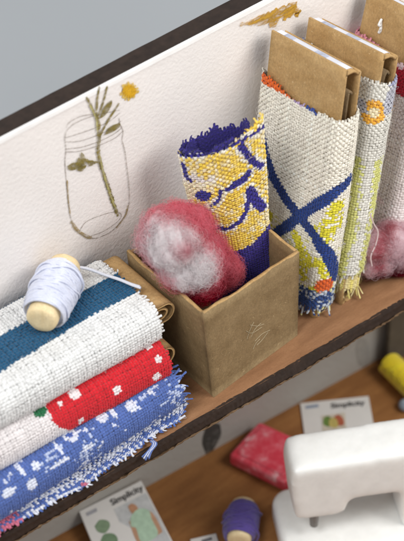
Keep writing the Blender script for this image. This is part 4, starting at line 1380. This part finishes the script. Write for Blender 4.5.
# leaning packet at the lower left
zl = ZD + 0.42
a_, b_ = at(79, 511, 2, zl), at(141, 480, 2, zl)
c_, dd_ = at(184, 563, 2, ZD + 0.05), at(112, 592, 2, ZD + 0.05)
packet('white sewing pattern packet with a pale green blouse picture, leaning by the back wall', [a_, b_, c_, dd_], 0.05,
       [('Simplicity', 0.46, 0.115, 0.20, M_text)],
       [('photo_panel', [(0.46, 0.16), (0.98, 0.15), (0.98, 0.97), (0.46, 0.98)], (206, 208, 208)),
        ('green_motif', [(0.12, 0.24), (0.22, 0.20), (0.32, 0.25), (0.32, 0.31), (0.26, 0.35), (0.20, 0.36), (0.13, 0.31)], (136, 158, 128)),
        ('green_motif', [(0.12, 0.42), (0.20, 0.37), (0.32, 0.41), (0.34, 0.49), (0.26, 0.55), (0.16, 0.54), (0.11, 0.48)], (126, 152, 120)),
        ('skin', [(0.66, 0.20), (0.72, 0.19), (0.77, 0.23), (0.77, 0.30), (0.71, 0.33), (0.66, 0.27)], (196, 148, 116)),
        ('arms', [(0.58, 0.36), (0.90, 0.34), (0.94, 0.58), (0.88, 0.62), (0.62, 0.64), (0.56, 0.58)], (202, 158, 128)),
        ('blouse', [(0.62, 0.33), (0.70, 0.29), (0.80, 0.28), (0.90, 0.34), (0.88, 0.44), (0.86, 0.62), (0.62, 0.63), (0.63, 0.46), (0.58, 0.42)], (188, 216, 190)),
        ('grey_caption', [(0.08, 0.06), (0.24, 0.06), (0.24, 0.10), (0.08, 0.10)], (176, 176, 182))])
# paper corner at the bottom edge
a_, b_ = at(190, 539, 2, zp), at(216, 533, 2, zp)
c_ = at(224, 562, 2, zp)
packet('corner of a white paper packet beside the purple spool', [a_, b_, c_, c_ + (a_ - b_)], 0.035, [], [('grey_caption', [(0.4, 0.12), (0.8, 0.10), (0.8, 0.2), (0.4, 0.22)], (120, 120, 124))])
# small blue-grey bead at the right edge
bp = at(406, 405, 2, ZD + 0.12)
bm = bmesh.new()
bmesh.ops.create_uvsphere(bm, u_segments=24, v_segments=14, radius=0.17, matrix=Matrix.Translation(Vector((bp[0], bp[1], ZD + 0.12))) @ Matrix.Diagonal((1, 1, 0.7, 1)))
for v in bm.verts:
    rxy = math.hypot(v.co.x - bp[0], v.co.y - bp[1])
    if rxy < 0.06 and v.co.z > ZD + 0.12: v.co.z -= 0.05
bead = obj('bead', bm, plain_mat('blue_grey_glaze', (140, 152, 166), 0.3, 0.5, 0.1), None, True)
tag(bead, 'small blue grey bead on the work surface near the yellow spool', 'bead')

# ------------------------------------------------------------------ light
w = bpy.data.worlds.new('World'); SC.world = w; w.use_nodes = True
bg = w.node_tree.nodes['Background']; bg.inputs[0].default_value = (0.93, 0.97, 1.0, 1); bg.inputs[1].default_value = 0.50
def area(name, loc, target, size, power, colr):
    l = bpy.data.lights.new(name, 'AREA'); l.shape = 'RECTANGLE'; l.size, l.size_y = size; l.energy = power; l.color = colr
    o = bpy.data.objects.new(name, l); COL.objects.link(o); o.location = loc
    o.rotation_euler = (Vector(target) - Vector(loc)).to_track_quat('-Z', 'Y').to_euler()
    return o
area('window_light', (13, -20, 21), (1, -1, 0), (14, 12), 6000, (1.0, 0.975, 0.94))
area('ceiling_light', (-16, -6, 26), (0, -1, 0), (12, 12), 5200, (1.0, 0.995, 0.98))
vs = SC.view_settings
vs.view_transform = 'Standard'; vs.look = 'None'; vs.exposure = 0.0; vs.gamma = 1.0; vs.use_curve_mapping = False
SC.cycles.use_denoising = True
SC.cycles.max_bounces = 14; SC.cycles.diffuse_bounces = 8; SC.cycles.transmission_bounces = 12; SC.cycles.transparent_max_bounces = 12
